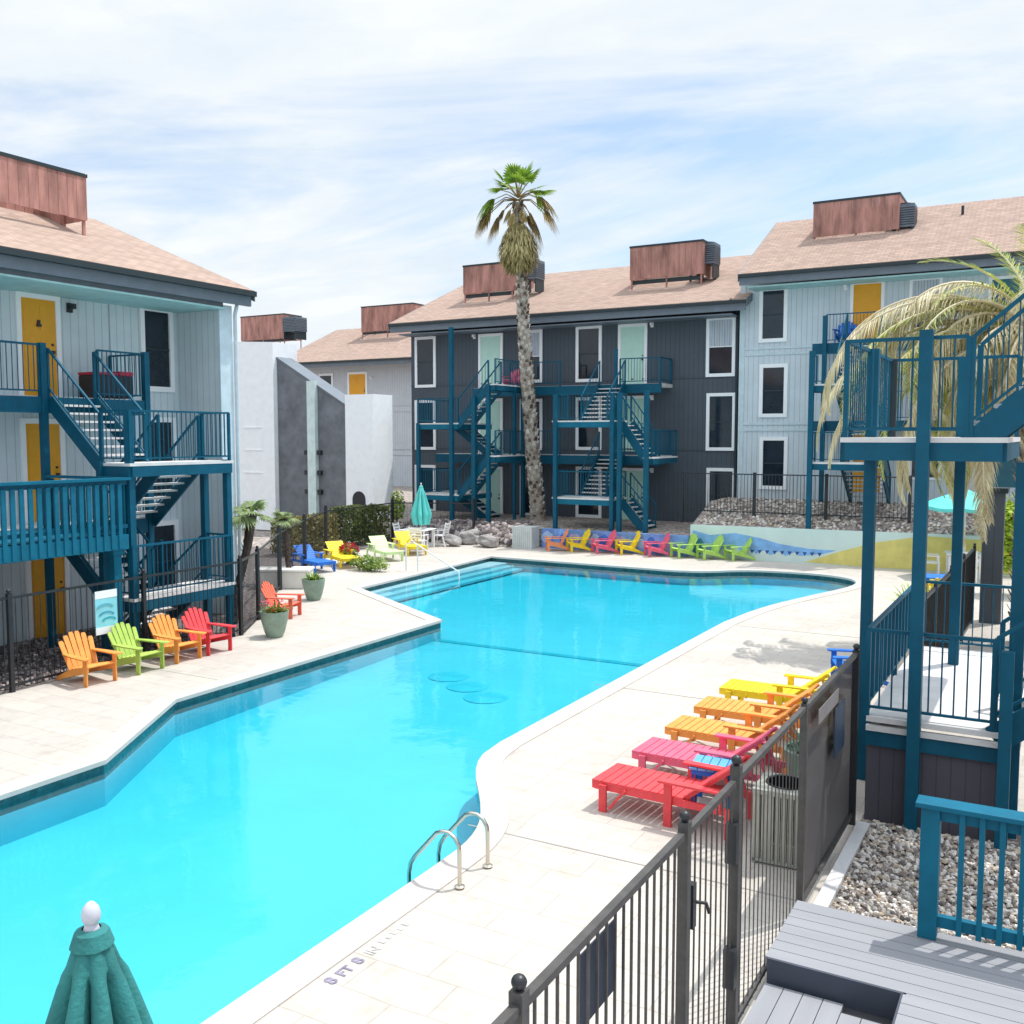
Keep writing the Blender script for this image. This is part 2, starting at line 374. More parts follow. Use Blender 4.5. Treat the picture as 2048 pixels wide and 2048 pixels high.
# entry steps inside the wide end
for k in range(3):
    z = -.17-.075*k
    m.box(-17.9, -17.0+.34*k, 21.3-.22*k, 29.9, z-.075, z)
struct(m, 'pool_basin', plaster)
m = MB(); m.box(-12.6, -6.6, 18.52, 18.72, depth(18.6)-.01, depth(18.6)+.012); struct(m, 'floor_tile_line', mat('floor_line_tile', (.12, .40, .46), rough=.4))
for k, (u, v) in enumerate(((898, 1358), (936, 1377), (972, 1398))):
    x, y = G(u, v, -.55); q = MB(); q.lathe([(.42, depth(y)-.05), (.42, depth(y)+.006), (.05, depth(y)+.012)], x, y, 20)
    q.build('pool_drain', mat('drain_grate', (.24, .50, .56), rough=.5), label='%s of the three round drains on the pool floor' % ('leftmost', 'middle', 'rightmost')[k], cat='drain', group='round drains on the pool floor')
m = MB()
for y in (21.55, 8.9, 15.2): m.box(-1.95, -6.35 if y > 20 else (-5.6 if y < 10 else -6.95), y, y+.02, .0005, .004)
for y in (6.2, 12.2): m.box(-15.2, -12.9 if y > 11 else -11.3, y, y+.014, .0005, .003)
struct(m, 'deck_joint', mat('joint_filler', (.30, .28, .26), rough=.9))
# water: a closed body with absorption
wm = bpy.data.materials.new('pool_water'); wm.use_nodes = True
nt = wm.node_tree; N = nt.nodes; L = nt.links; out = N['Material Output']; N.remove(N['Principled BSDF'])
tr = N.new('ShaderNodeBsdfTransparent'); gl = N.new('ShaderNodeBsdfGlossy'); gl.inputs['Roughness'].default_value = .02
fr = N.new('ShaderNodeFresnel'); fr.inputs['IOR'].default_value = 1.33
tc = N.new('ShaderNodeTexCoord'); nz = N.new('ShaderNodeTexNoise'); nz.inputs['Scale'].default_value = 1.6; nz.inputs['Detail'].default_value = 6
L.new(tc.outputs['Object'], nz.inputs['Vector'])
bp = N.new('ShaderNodeBump'); bp.inputs['Strength'].default_value = .16; bp.inputs['Distance'].default_value = .05; L.new(nz.outputs['Fac'], bp.inputs['Height'])
L.new(bp.outputs['Normal'], gl.inputs['Normal']); L.new(bp.outputs['Normal'], fr.inputs['Normal'])
ms = N.new('ShaderNodeMixShader'); L.new(fr.outputs[0], ms.inputs[0]); L.new(tr.outputs[0], ms.inputs[1]); L.new(gl.outputs[0], ms.inputs[2]); L.new(ms.outputs[0], out.inputs['Surface'])
va = N.new('ShaderNodeVolumeAbsorption'); va.inputs['Color'].default_value = (.05, .93, .985, 1); va.inputs['Density'].default_value = 1.15
L.new(va.outputs[0], out.inputs['Volume'])
m = MB(); ow = offset(pool, .02*OUT)
m.v = [(x, y, -.11) for x, y in ow]+[(x, y, -1.2) for x, y in ow]
top = flat([ow], -.11)
m.f = list(top.f)+[tuple(i+n for i in reversed(f)) for f in top.f]+[(i, (i+1) % n, n+(i+1) % n, n+i) for i in range(n)]
struct(m, 'water', wm)
# gravel bed left, gravel bed right, terraces
struct(flat([[(-15.3, -8), (-15.4, 15.3), (-16.3, 16.75), (-19, 20.35), (-22.8, 27.3), (-40, 30), (-40, -8)]], -.02), 'gravel_ground', gravel_l)
struct(flat([[(-1.83, 7.9), (-1.83, 11.6), (3.5, 11.6), (3.5, 7.9)]], .01), 'gravel_bed', gravel_r)
struct(flat([[(-1.83, -8), (-1.83, 7.9), (3.5, 7.9), (3.5, -8)]], -.005), 'lower_ground', concrete)
m = MB(); m.prism([(33.42, -.1), (33.42, .7), (35.5, .8), (80, .85), (80, -.1)], 'x', -60, -11.62); struct(m, 'terrace', earth)
m = MB(); m.prism([(33.62, -.1), (33.62, 1.08), (35.8, 1.85), (90, 2.0), (90, -.1)], 'x', -11.6, 30); struct(m, 'bank', earth)
m = MB()
for k, (x, y) in enumerate([(-2.9, 22.2), (-2.2, 20.9), (-2.4, 24.3)]): pass
# kerb strip beside the boardwalk gravel
m = MB(); m.box(-1.83, -1.70, 8.35, 11.0, .0, .06); struct(m, 'kerb', concrete)
# scattered stones
def stones(num, x0, x1, y0, y1, z, smin, smax):
    m = MB()
    for _ in range(num):
        x = random.uniform(x0, x1); y = random.uniform(y0, y1); s = random.uniform(smin, smax)
        a = random.uniform(0, 6.28); zz = z+random.uniform(0, .03)
        vs = []
        for (i, j, k) in ((1, 0, 0), (.4, .8, .1), (-.5, .75, 0), (-1, 0, .1), (-.4, -.7, 0), (.5, -.75, .1)):
            px = i*s*random.uniform(.75, 1.15); py = j*s*.75*random.uniform(.8, 1.2)
            vs.append((x+px*math.cos(a)-py*math.sin(a), y+px*math.sin(a)+py*math.cos(a), zz+k*s))
        n_ = len(vs); h = s*random.uniform(.45, .8)
        tops = [(x+(p[0]-x)*.6, y+(p[1]-y)*.6, zz+h*random.uniform(.8, 1.1)) for p in vs]
        m.add(vs+tops, [tuple(range(n_, 2*n_))]+[(i, (i+1) % n_, n_+(i+1) % n_, n_+i) for i in range(n_)])
    return m
def stonemat(name, cols):
    m = bpy.data.materials.new(name); m.use_nodes = True; N = m.node_tree.nodes; L = m.node_tree.links; b = N['Principled BSDF']
    g = N.new('ShaderNodeNewGeometry'); r = N.new('ShaderNodeValToRGB'); r.color_ramp.interpolation = 'CONSTANT'
    while len(r.color_ramp.elements) < len(cols): r.color_ramp.elements.new(.5)
    for i, c in enumerate(cols): r.color_ramp.elements[i].position = i/len(cols); r.color_ramp.elements[i].color = (*c, 1)
    L.new(g.outputs['Random Per Island'], r.inputs['Fac']); L.new(r.outputs['Color'], b.inputs['Base Color']); b.inputs['Roughness'].default_value = .85
    return m
sm1 = stonemat('river_stones', [(.62, .57, .50), (.30, .25, .21), (.75, .71, .66), (.16, .14, .13), (.52, .42, .32), (.42, .38, .36), (.68, .63, .56), (.24, .20, .18)])
sm2 = stonemat('dark_stones', [(.15, .12, .12), (.34, .29, .28), (.10, .085, .09), (.46, .40, .38), (.2, .16, .15)])
stones(8500, -1.68, 1.2, 8.25, 11.15, .012, .018, .042).build('gravel_stones', sm1, label='loose tan and grey river stones filling the bed beside the boardwalk', cat='gravel', kind='stuff')
stones(5200, -18.8, -15.5, 7.5, 15.2, -.02, .03, .06).build('gravel_stones', sm2, label='dark gravel behind the black pool fence on the left', cat='gravel', kind='stuff')
mb = stones(3200, -11.4, 1, 33.75, 37.5, 0, .035, .085)
mb.v = [(x, y, z+1.08+min(.77, (y-33.62)*.35)) for x, y, z in mb.v]
mb.build('bank_stones', sm1, label='pale and dark stones strewn on the bank above the mural wall', cat='stones', kind='stuff')
# ------------------------------------------------------------------ buildings
def window(parent, face, p, lo, hi, zl, zh, fw=.12, gm=None, blind=False, label=None):
    """white framed window on a facade; face 'y': facade plane y=p looking to -Y, face 'x': plane x=p looking to +X"""
    f = MB(); g = MB(); o = {'y': -1, 'x': 1}[face]
    def bx(mb, a, b, c, d, d0, d1):
        if face == 'y': mb.box(a, b, p+o*d0, p+o*d1, c, d)
        else: mb.box(p+o*d0, p+o*d1, a, b, c, d)
    bx(f, lo-fw, hi+fw, zh, zh+fw, -.02, .06); bx(f, lo-fw, hi+fw, zl-fw, zl, -.02, .06)
    bx(f, lo-fw, lo, zl, zh, -.02, .06); bx(f, hi, hi+fw, zl, zh, -.02, .06)
    fr = f.build('window', white, parent, world=True, label=label)
    bx(g, lo, hi, zl, zh, -.02, .015); g.build('pane', gm or glass, fr, world=True)
    s = MB(); mid = (zl+zh)/2; bx(s, lo, hi, mid-.02, mid+.02, .016, .035); s.build('meeting_rail', gutter if not blind else white, fr, world=True)
    if blind:
        b = MB()
        nf = 9
        for k in range(nf): bx(b, lo+(hi-lo)*k/nf, lo+(hi-lo)*(k+.9)/nf, mid+.02, zh, .0155, .018+.006*(k % 2))
        b.build('curtain', mat('sheer_curtain', (.50, .54, .60), rough=.7, var=.15, scale=3, stretch=(6, 6, .6)), fr, world=True)
    return fr
def door(parent, face, p, lo, hi, zl, zh, dm, fw=.11, knocker=False, label=None):
    f = MB(); g = MB(); o = {'y': -1, 'x': 1}[face]
    def bx(mb, a, b, c, d, d0, d1):
        if face == 'y': mb.box(a, b, p+o*d0, p+o*d1, c, d)
        else: mb.box(p+o*d0, p+o*d1, a, b, c, d)
    bx(g, lo, hi, zl, zh, -.02, .025)
    d = g.build('door', dm, parent, world=True, label=label)
    bx(f, lo-fw, hi+fw, zh, zh+fw, -.02, .06); bx(f, lo-fw, lo, zl, zh, -.02, .06); bx(f, hi, hi+fw, zl, zh, -.02, .06)
    f.build('door_frame', white, d, world=True)
    pn = MB()
    for a, b in ((.08, .45), (.55, .92)):
        for c, e in ((.06, .30), (.36, .62), (.68, .94)):
            w_ = hi-lo; h_ = zh-zl
            bx(pn, lo+a*w_, lo+b*w_, zl+c*h_, zl+e*h_, .0251, .032)
    pn.build('door_panels', dm, d, world=True)
    h = MB(); hx = hi-.08 if face == 'y' else hi-.09
    bx(h, hx-.03, hx+.03, zl+.95, zl+1.02, .025, .09); bx(h, hx-.025, hx+.025, zl+1.12, zl+1.17, .025, .05); h.build('handle', blackm, d, world=True)
    if knocker:
        k = MB(); mid = (lo+hi)/2
        bx(k, mid-.05, mid+.05, zl+1.5, zl+1.56, .033, .07); bx(k, mid-.03, mid+.03, zl+1.56, zl+1.64, .033, .06)
        k.build('knocker', blackm, d, world=True)
    return d
def lamp(parent, face, p, a, z):
    m = MB(); o = {'y': -1, 'x': 1}[face]
    if face == 'y': m.box(a-.06, a+.06, p, p-.06, z-.1, z+.1); m.box(a-.045, a+.045, p-.06, p-.2, z-.03, z+.08)
    else: m.box(p, p+.06, a-.06, a+.06, z-.1, z+.1); m.box(p+.06, p+.2, a-.045, a+.045, z-.03, z+.08)
    m.build('wall_lamp', whitem if face == 'y' else blackm, parent, world=True)
def gable_y(parent, x0, x1, ye, ze, yr, zr, yb, m=None, over=.0, th=.14):
    """roof whose ridge runs along X: front eave at ye, ridge at yr, back eave at yb"""
    zb = zr-(yb-yr)*(zr-ze)/(yr-ye)
    r = MB(); r.prism([(ye, ze), (yr, zr), (yb, zb), (yb, zb-th), (yr, zr-th), (ye, ze-th)], 'x', x0, x1)
    ro = r.build('roof', m or roofm, parent, world=True)
    f = MB(); f.box(x0+.02, x1-.02, ye+.03, ye+.09, ze-.42, ze-.10); f.build('fascia', fascia, ro, world=True)
    g = MB(); g.box(x0, x1, ye-.09, ye+.029, ze-.15, ze-.04); g.build('gutter', gutter, ro, world=True)
    k = MB()
    for s_ in (x0-.03, x1): k.prism([(ye, ze-.001), (yr, zr-.001), (yr, zr-.30), (ye, ze-.30)], 'x', s_, s_+.03)
    k.build('barge_board', fascia, ro, world=True)
    for f_, q_ in ((.28, .75), (.62, .9), (.8, .45)):
        vx = x0+(x1-x0)*f_; vy = ye+(yr-ye)*q_; vz = ze+(zr-ze)*q_; v_ = MB(); v_.tube([(vx, vy, vz-.1), (vx, vy, vz+.32)], .05, 8); v_.build('vent_pipe', gutter, ro, world=True, smooth=True)
    return ro
def screen(parent, x0, x1, y0, y1, z0, z1, side='y', plank=.24):
    """rooftop equipment screen: board panels around four sides on legs"""
    m = MB(); nx = max(1, int((x1-x0)/plank)); ny = max(1, int((y1-y0)/plank))
    for i in range(nx):
        a = x0+(x1-x0)*i/nx; b = x0+(x1-x0)*(i+1)/nx
        dz = random.uniform(-.015, .015)
        for y in (y0, y1): m.box(a+.004, b-.004, y, y+.03, z0+dz, z1)
    for i in range(ny):
        a = y0+.03+(y1-y0-.03)*i/ny; b = y0+.03+(y1-y0-.03)*(i+1)/ny
        for x in (x0, x1-.03): m.box(x, x+.03, a+.004, b-.004, z0+random.uniform(-.015, .015), z1)
    s = m.build('roof_screen', screenm, parent, world=True)
    r = MB()
    for y in (y0-.02, y1+.031): r.box(x0-.02, x1+.02, y, y+.018, z1-.06, z1+.02)
    for x in (x0-.021, x1+.002): r.box(x, x+.018, y0, y1, z1-.06, z1+.02)
    r.build('cap_rail', gutter, s, world=True)
    for x in (x0+.04, (x0+x1)/2, x1-.1):
        for y in (y0+.04, y1-.06):
            l = MB(); l.box(x, x+.06, y, y+.06, z0-.9, z1-.1); l.build('screen_leg', screenm, s, world=True)
    l = MB(); l.box(x0+.01, x1-.01, y0+.101, y0+.14, z0-.20, z0-.03); l.build('bottom_rail', gutter, s, world=True)
    return s
# ---------- left building (facade x=-19, looks to the pool)
def left_building():
    t = thing('apartment_building', 'pale blue three storey block on the left with ochre doors behind teal stairs', 'building', (-19, 8, 0))
    m = MB(); m.box(-27, -19, -6, 17.25, -.1, 7.72); m.build('wall', wall_blue, t, world=True)
    m = MB(); m.box(-18.998, -17.55, 16.95, 17.25, -.1, 7.40); m.build('end_wall', wall_blue, t, world=True)
    m = MB(); m.box(-17.549, -17.50, 16.90, 17.30, -.1, 7.40); m.build('corner_trim', mat('pale_trim', (.56, .66, .71), rough=.6), t, world=True)
    xe, ze, xr, zr, xb = -17.2, 7.80, -22.9, 10.10, -29
    zb = zr-(xr-xb)*(zr-ze)/(xe-xr)
    r = MB(); r.prism([(xe, ze), (xr, zr), (xb, zb), (xb, zb-.14), (xr, zr-.14), (xe, ze-.14)], 'y', -6.5, 17.75)
    ro = r.build('roof', roofm2, t, world=True)
    f = MB(); f.box(xe-.13, xe-.05, -6.4, 17.7, ze-.38, ze-.10); f.build('fascia', fascia, ro, world=True)
    g = MB(); g.box(xe-.04, xe+.09, -6.5, 17.75, ze-.15, ze-.03); g.build('gutter', gutter, ro, world=True)
    k = MB(); k.prism([(xe, ze-.002), (xr, zr-.002), (xr, zr-.26), (xe, ze-.26)], 'y', 17.751, 17.78); k.build('barge_board', fascia, ro, world=True)
    s = MB(); s.box(-18.995, xe-.14, -6.4, 16.94, 7.28, 7.32); s.build('soffit', soffit, t, world=True)
    s = MB(); s.box(-17.75, -17.40, -6.4, 16.93, 7.321, 7.55); s.build('eave_beam', fascia, t, world=True)
    a_, zt = PX(170, 350, -20.0); _, zb_ = PX(170, 445, -20.0); screen(t, -21.6, -20.0, 9.0, a_, zb_+.06, zt)
    for k, z in enumerate((5.1, 2.48, -.02)):
        door(t, 'x', -19, 12.82, 13.62, z, z+2.08, yellow_d, knocker=(k == 0))
        window(t, 'x', -19, 15.95, 16.68, z+.38, z+2.15)
        window(t, 'x', -19, 8.2, 9.2, z+.38, z+2.15)
        door(t, 'x', -19, 9.9, 10.7, z, z+2.08, yellow_d)
        lamp(t, 'x', -19, 13.98, z+1.98)
        m = MB(); m.box(-19, -18.96, 15.0, 15.62, z+.35, z+2.2); m.build('wall_panel', wall_blue, t, world=True)
    m = MB(); m.tube([(-17.42, 17.4, 7.6), (-17.42, 17.4, 7.45), (-17.46, 17.36, 7.2), (-17.46, 17.36, .1)], .045); m.build('downspout', mat('pale_trim', (.5, .6, .66)), t, world=True, smooth=True)
    # access galleries on the second and third storeys
    for z in (5.1, 2.48):
        m = MB(); m.box(-18.998, -17.86, -6, 14.95, z-.12, z); m.build('gallery_floor', concrete, t, world=True)
        m = MB(); m.box(-17.858, -17.78, -6, 14.95, z-.34, z-.02); m.box(-18.99, -17.86, 14.951, 15.0, z-.34, z-.02); m.build('gallery_beam', teal, t, world=True)
    return t
left_building()
# ---------- grey building across the pool (facade y=38)
YG = 38.
def col(u0, u1, rows, y=YG):
    out = []
    for v0, v1 in rows:
        x0, z1 = PY(u0, v0, y); x1, z0 = PY(u1, v1, y); out.append((x0, x1, z0, z1))
    return out
def charcoal_building():
    xl, _ = PY(824, 900, YG); xr, _ = PY(1474, 900, YG)
    t = thing('apartment_building', 'charcoal three storey block across the pool with mint doors and white framed windows', 'building', ((xl+xr)/2, YG, .7))
    m = MB(); m.box(xl, xr, YG, YG+13, .5, 9.75); m.build('wall', wall_dark, t, world=True)
    ex, ez = PY(778, 647, YG-1.1)
    ex2, _ = PY(1492, 592, YG-1.1)
    gable_y(t, ex, ex2, YG-1.1, ez, YG+6.2, ez+2.95, YG+14.5)
    m = MB(); m.box(xl, xr, YG-1.0, YG, ez-.55, ez-.5); m.build('soffit', fascia, t, world=True)
    m = MB()
    for z in (3.72, 6.62): m.box(xl, xr, YG-.03, YG-.001, z, z+.06)
    m.build('belt_trim', wall_dark, t, world=True)
    W = .07
    sets = [('w', 835, 868, [(680, 769), (806, 894), (935, 1018)]), ('d', 961, 1003, [(674, 775), (803, 911), (938, 1040)]),
            ('w', 1046, 1080, [(667, 759), (804, 894), (937, 1027)]), ('w', 1158, 1198, [(659, 757), (801, 894), (939, 1030)]),
            ('d', 1241, 1290, [(655, 767), (798, 903), (941, 1042)]), ('w', 1420, 1464, [(641, 746), (793, 895), (942, 1041)])]
    for kind, u0, u1, rows in sets:
        for k, (x0, x1, z0, z1) in enumerate(col(u0, u1, rows)):
            if kind == 'w': window(t, 'y', YG, x0, x1, z0, z1, fw=.13, blind=(u0 == 1420 and k == 0) or (u0 == 1046 and k == 0))
            else:
                door(t, 'y', YG, x0+.03, x1-.03, z0, z1, mint_d, fw=.12)
                lamp(t, 'y', YG, x1+.3 if u0 > 1100 else x0-.3, z1+.03)
    screen(t, *[PY(926, 532, 39.5)[0], PY(1026, 525, 39.5)[0]], 39.5, 41.5, PY(926, 588, 39.5)[1], PY(926, 532, 39.5)[1])
    screen(t, *[PY(1260, 494, 39.5)[0], PY(1406, 482, 39.5)[0]], 39.5, 41.5, PY(1260, 560, 39.5)[1], PY(1260, 494, 39.5)[1])
    dx_ = xr-.02
    m = MB(); m.tube([(dx_, YG-1.1, 9.5), (dx_, YG-.9, 9.3), (dx_, YG-.12, 9.0), (dx_, YG-.12, 1.0)], .06); m.build('downspout', gutter, t, world=True, smooth=True)
    z3 = PY(960, 776, YG-1.3)[1]; z2 = PY(960, 908, YG-1.3)[1]
    for z, u0 in ((z3, 945), (z2, 870)):
        a = PY(u0, 776, YG-1.3)[0]; b = PY(1322, 776, YG-1.3)[0]
        m = MB(); m.box(a, b, YG-1.22, YG-.001, z-.14, z); m.build('gallery_floor', concrete, t, world=True)
        m = MB(); m.box(a, b, YG-1.3, YG-1.221, z-.38, z-.015); m.build('gallery_beam', teal, t, world=True)
    return t, z3, z2
_, GZ3, GZ2 = charcoal_building()
# ---------- pale blue building on the right
YE = 37.7
def pale_building():
    xl, _ = PY(1477, 900, YE)
    t = thing('apartment_building', 'light blue three storey block at the back right above the painted wall', 'building', (-5, YE, 1.9))
    m = MB(); m.box(xl, 14, YE, YE+14, 1.5, 10.45); m.build('wall', wall_blue2, t, world=True)
    ex, ez = PY(1477, 548, YE-1.2)
    gable_y(t, ex, 15, YE-1.2, ez, YE+4.2, ez+2.9, YE+15)
    m = MB(); m.box(ex+.3, 14, YE-1.1, YE-.001, ez-.52, ez-.47); m.build('soffit', soffit, t, world=True)
    m = MB()
    for v in (700, 712, 850, 862):
        z = PY(1500, v, YE)[1]; m.box(xl-.02, -2.9, YE-.03, YE-.001, z, z+.09)
    m.build('belt_trim', mat('pale_trim', (.5, .6, .66)), t, world=True)
    m = MB(); m.box(xl-.03, xl+.18, YE-.031, YE+.4, 1.6, 10.1); m.build('corner_board', mat('pale_trim', (.5, .6, .66)), t, world=True)
    for u0, u1, rows in ((1527, 1567, [(583, 676), (736, 827), (881, 972)]),):
        for x0, x1, z0, z1 in col(u0, u1, rows, YE): window(t, 'y', YE, x0, x1, z0, z1, fw=.14)
    for v0, v1 in ((570, 690), (724, 842), (868, 985)):
        x0, z1 = PY(1708, v0, YE); x1, z0 = PY(1760, v1, YE)
        door(t, 'y', YE, x0, x1, z0, z1, yellow_d)
        x0, z1 = PY(1826, v0-8, YE); x1, z0 = PY(1876, v1-30, YE)
        window(t, 'y', YE, x0, x1, z0, z1, fw=.1, blind=True)
        x0, z1 = PY(1590, v0+8, YE); x1, z0 = PY(1602, v0+110, YE)
        x0, z1 = PY(1985, v0-10, YE); x1, z0 = PY(2035, v1-10, YE)
        door(t, 'y', YE, x0, x1, z0, z1, mat('teal_door', (.03, .14, .19)))
    lamp(t, 'y', YE, PY(1692, 575, YE)[0], PY(1692, 575, YE)[1])
    x0, x1 = PY(1627, 405, 39.4)[0], PY(1800, 390, 39.4)[0]
    screen(t, x0, x1, 39.4, 41.2, PY(1627, 475, 39.4)[1], PY(1627, 405, 39.4)[1])
    for z in [PY(1700, v, YE)[1] for v in (690, 842)]:
        a = PY(1640, 700, YE)[0]
        m = MB(); m.box(a, 10, YE-1.2, YE-.001, z-.14, z); m.build('gallery_floor', concrete, t, world=True)
        m = MB(); m.box(a, 10, YE-1.28, YE-1.201, z-.38, z-.015); m.build('gallery_beam', teal, t, world=True)
    return t
pale_building()
# ---------- far block behind, between the two
def far_building():
    y = 55.
    t = thing('apartment_building', 'distant light grey block with brown roof seen over the slanted wall', 'building', (-46, y, 0))
    x0 = PY(556, 740, y)[0]; m = MB(); m.box(x0, -33, y, y+14, .5, PY(700, 722, y)[1]); m.build('wall', wall_grey, t, world=True)
    ex, ez = PY(545, 727, y-1.3)
    gable_y(t, ex, -32, y-1.3, ez, y+6.0, ez+3.1, y+15)
    for k in range(3):
        a, z1 = PY(699, 749, y); b, z0 = PY(732, 810, y); door(t, 'y', y, a, b, z0-3*k, z1-3*k, yellow_d, fw=.16)
        a, z1 = PY(641, 752, y); b, z0 = PY(664, 800, y); window(t, 'y', y, a, b, z0-3*k, z1-3*k, fw=.16)
        m = MB(); m.box(x0, -33, y-.04, y-.001, z0-3*k-.5, z0-3*k-.38); m.box(x0, -33, y-.04, y-.001, z0-3*k-.9, z0-3*k-.8); m.build('belt_trim', wall_grey, t, world=True)
    lamp(t, 'y', y, PY(743, 755, y)[0], PY(743, 755, y)[1])
    yy = y+3.2
    screen(t, PY(481, 634, yy)[0], PY(568, 630, yy)[0], yy, yy+2, PY(481, 682, yy)[1], PY(481, 634, yy)[1])
    screen(t, PY(722, 614, yy)[0], PY(826, 606, yy)[0], yy, yy+2, PY(722, 664, yy)[1], PY(722, 614, yy)[1])
    # lower roof wing carrying the left screen
    return t
far_building()
# ---------- stair enclosure with sloping top between two white pylons
def enclosure():
    y = 33.2
    t = thing('stair_enclosure', 'sloped dark grey wall with a pale drainpipe between two tall white stucco pylons', 'enclosure', (PY(600, 900, y)[0], y, 0))
    a = PY(455, 690, y)[0]; b, zb = PY(545, 684, y); c, zc = PY(690, 815, y); d, zd = PY(745, 788, y); zb2 = PY(548, 716, y)[1]
    m = MB(); m.prism([(a, 0), (b, 0), (b, zb), (a, zb+.15)], 'y', y, y+1.6); m.build('pylon', white_w, t, world=True)
    m = MB(); m.prism([(c, 0), (d, 0), (d, zd), (c, zd)], 'y', y, y+1.4); p2 = m.build('pylon', white_w, t, world=True)
    m = MB(); m.prism([(b+.005, 0), (c-.005, 0), (c-.005, zc), (b+.005, zb2)], 'y', y+.25, y+1.2)
    m.build('sloped_wall', mat('rough_grey_stucco', (.17, .18, .20), rough=.95, var=.28, scale=1.6, bump=.5, bscale=18), t, world=True)
    m = MB(); m.prism([(b+.005, zb2), (c-.005, zc), (c-.005, zc+.07), (b+.005, zb2+.07)], 'y', y+.2, y+1.25); m.build('coping', fascia, t, world=True)
    e, ze = PY(611, 762, y); f, _ = PY(627, 762, y)
    m = MB(); m.box(e, f, y+.05, y+.249, 0, ze); m.build('pale_strip', mat('mint_strip', (.62, .74, .72)), t, world=True)
    for v in (905, 945, 983, 1035, 1062):
        z = PY(600, v, y)[1]
        for s in (-1, 1):
            x = (e if s < 0 else f)+s*.14; m = MB(); m.box(x-.10, x+.10, y+.10, y+.249, z-.10, z+.10); m.build('bracket', blackm, t, world=True)
    for k in range(3):
        z = PY(500, 855+45*k, y)[1]; m = MB(); x0 = PY(488, 900, y)[0]; x1 = PY(525, 900, y)[0]; m.box(x0, x1, y-.03, y-.001, z-.02, z+.02); m.build('relief_band', white_w, t, world=True)
    # arched opening
    x0, z1 = PY(705, 982, y); x1, _ = PY(731, 982, y); r = (x1-x0)/2; zc_ = z1-r
    pts = [(x0, 0), (x1, 0)]+[((x0+x1)/2+r*math.cos(math.pi*k/10), zc_+r*math.sin(math.pi*k/10)) for k in range(11)]
    m = MB(); m.prism(pts, 'y', y-.012, y+.02); m.build('archway', blackm, p2, world=True)
enclosure()
# ---------- roof air conditioners
def ac(name, label, x, y, z, s=.8, h=.85):
    t = thing(name, label, 'air conditioner', (x, y, z), 0, 'air conditioners on the roofs')
    m = MB()
    m.box(-s/2, s/2, -s/2, s/2, 0, h); m.build('case', acm, t)
    g = MB()
    for k in range(8): g.box(-s/2-.012, s/2+.012, -s/2-.012, -s/2-.001, .08+k*(h-.16)/8, .08+k*(h-.16)/8+.03); g.box(s/2+.001, s/2+.012, -s/2, s/2, .08+k*(h-.16)/8, .08+k*(h-.16)/8+.03)
    g.build('grille', blackm, t)
    f = MB(); f.lathe([(.3*s/.8, h), (.3*s/.8, h+.06), (.05, h+.07)]); f.build('fan_guard', blackm, t, smooth=True)
    for sx in (-1, 1):
        l = MB(); l.box(sx*s*.42-.03, sx*s*.42+.03, -s/2, s/2, -.6, -.001); l.build('support', gutter, t)
x, z = PY(1416, 530, 40.2); ac('air_conditioner', 'grey air conditioner right of the second screen on the charcoal block roof', x, 40.2, z)
x, z = PY(1066, 560, 40.2); ac('air_conditioner', 'grey air conditioner behind the tall palm on the charcoal block roof', x, 40.2, z)
x, z = PY(590, 664, 58.4); ac('air_conditioner', 'dark air conditioner beside the leftmost screen on the distant roof', x, 58.4, z, 1.3, 1.1)
x, z = PY(1808, 458, 39.9); ac('air_conditioner', 'brownish air conditioner at the right end of the screen on the light blue block roof', x, 39.9, z)
# ---------- painted retaining wall
mur = mat('mint_wall', (.60, .74, .70), rough=.8, var=.05, scale=1.5)
def mural():
    t = thing('painted_wall', 'pale mint retaining wall with a painted blue crocodile and yellow dune', 'wall', (-5, 33.4, 0))
    m = MB(); m.prism([(-11.55, 0), (8, 0), (8, 1.27), (-11.55, 1.13)], 'y', 33.4, 33.6); m.build('wall', mur, t, world=True)
    m = MB(); m.box(-11.6, 8, 33.35, 33.62, 1.275, 1.36)
    y = 33.4
    def poly(name, px, mt, d0, d1):
        pts = [PY(u, v, y) for u, v in px]; pts = [(x, min(max(z, .01), 1.22)) for x, z in pts]
        q = MB(); q.prism(pts, 'y', y-d1, y-d0); return q.build(name, mt, t, world=True)
    poly('painted_dune', [(1610, 1124), (1680, 1103), (1750, 1085), (1850, 1072), (1960, 1080), (2048, 1085), (2300, 1090), (2300, 1165), (1740, 1140)], mat('painted_yellow', (.68, .60, .19), rough=.8, var=.15, scale=2), .001, .006)
    poly('painted_crocodile', [(1385, 1060), (1420, 1070), (1470, 1066), (1520, 1076), (1560, 1088), (1620, 1098), (1672, 1101), (1650, 1107), (1600, 1112), (1590, 1104), (1570, 1112), (1560, 1102), (1540, 1110), (1528, 1100), (1512, 1108), (1500, 1097), (1488, 1106), (1470, 1092), (1385, 1112)], mat('painted_blue', (.22, .45, .78), rough=.8, var=.25, scale=3), .001, .006)
    for k in range(10):
        u = 1500+k*15
        poly('painted_tooth', [(u, 1099+k*.7), (u+9, 1099.5+k*.7), (u+4, 1107+k*.7)], mat('painted_navy', (.03, .09, .32), rough=.8), .0062, .009)
    poly('painted_foot', [(1390, 1080), (1402, 1076), (1410, 1090), (1400, 1110), (1385, 1110)], mat('painted_teal', (.05, .25, .35)), .0062, .009)
mural()
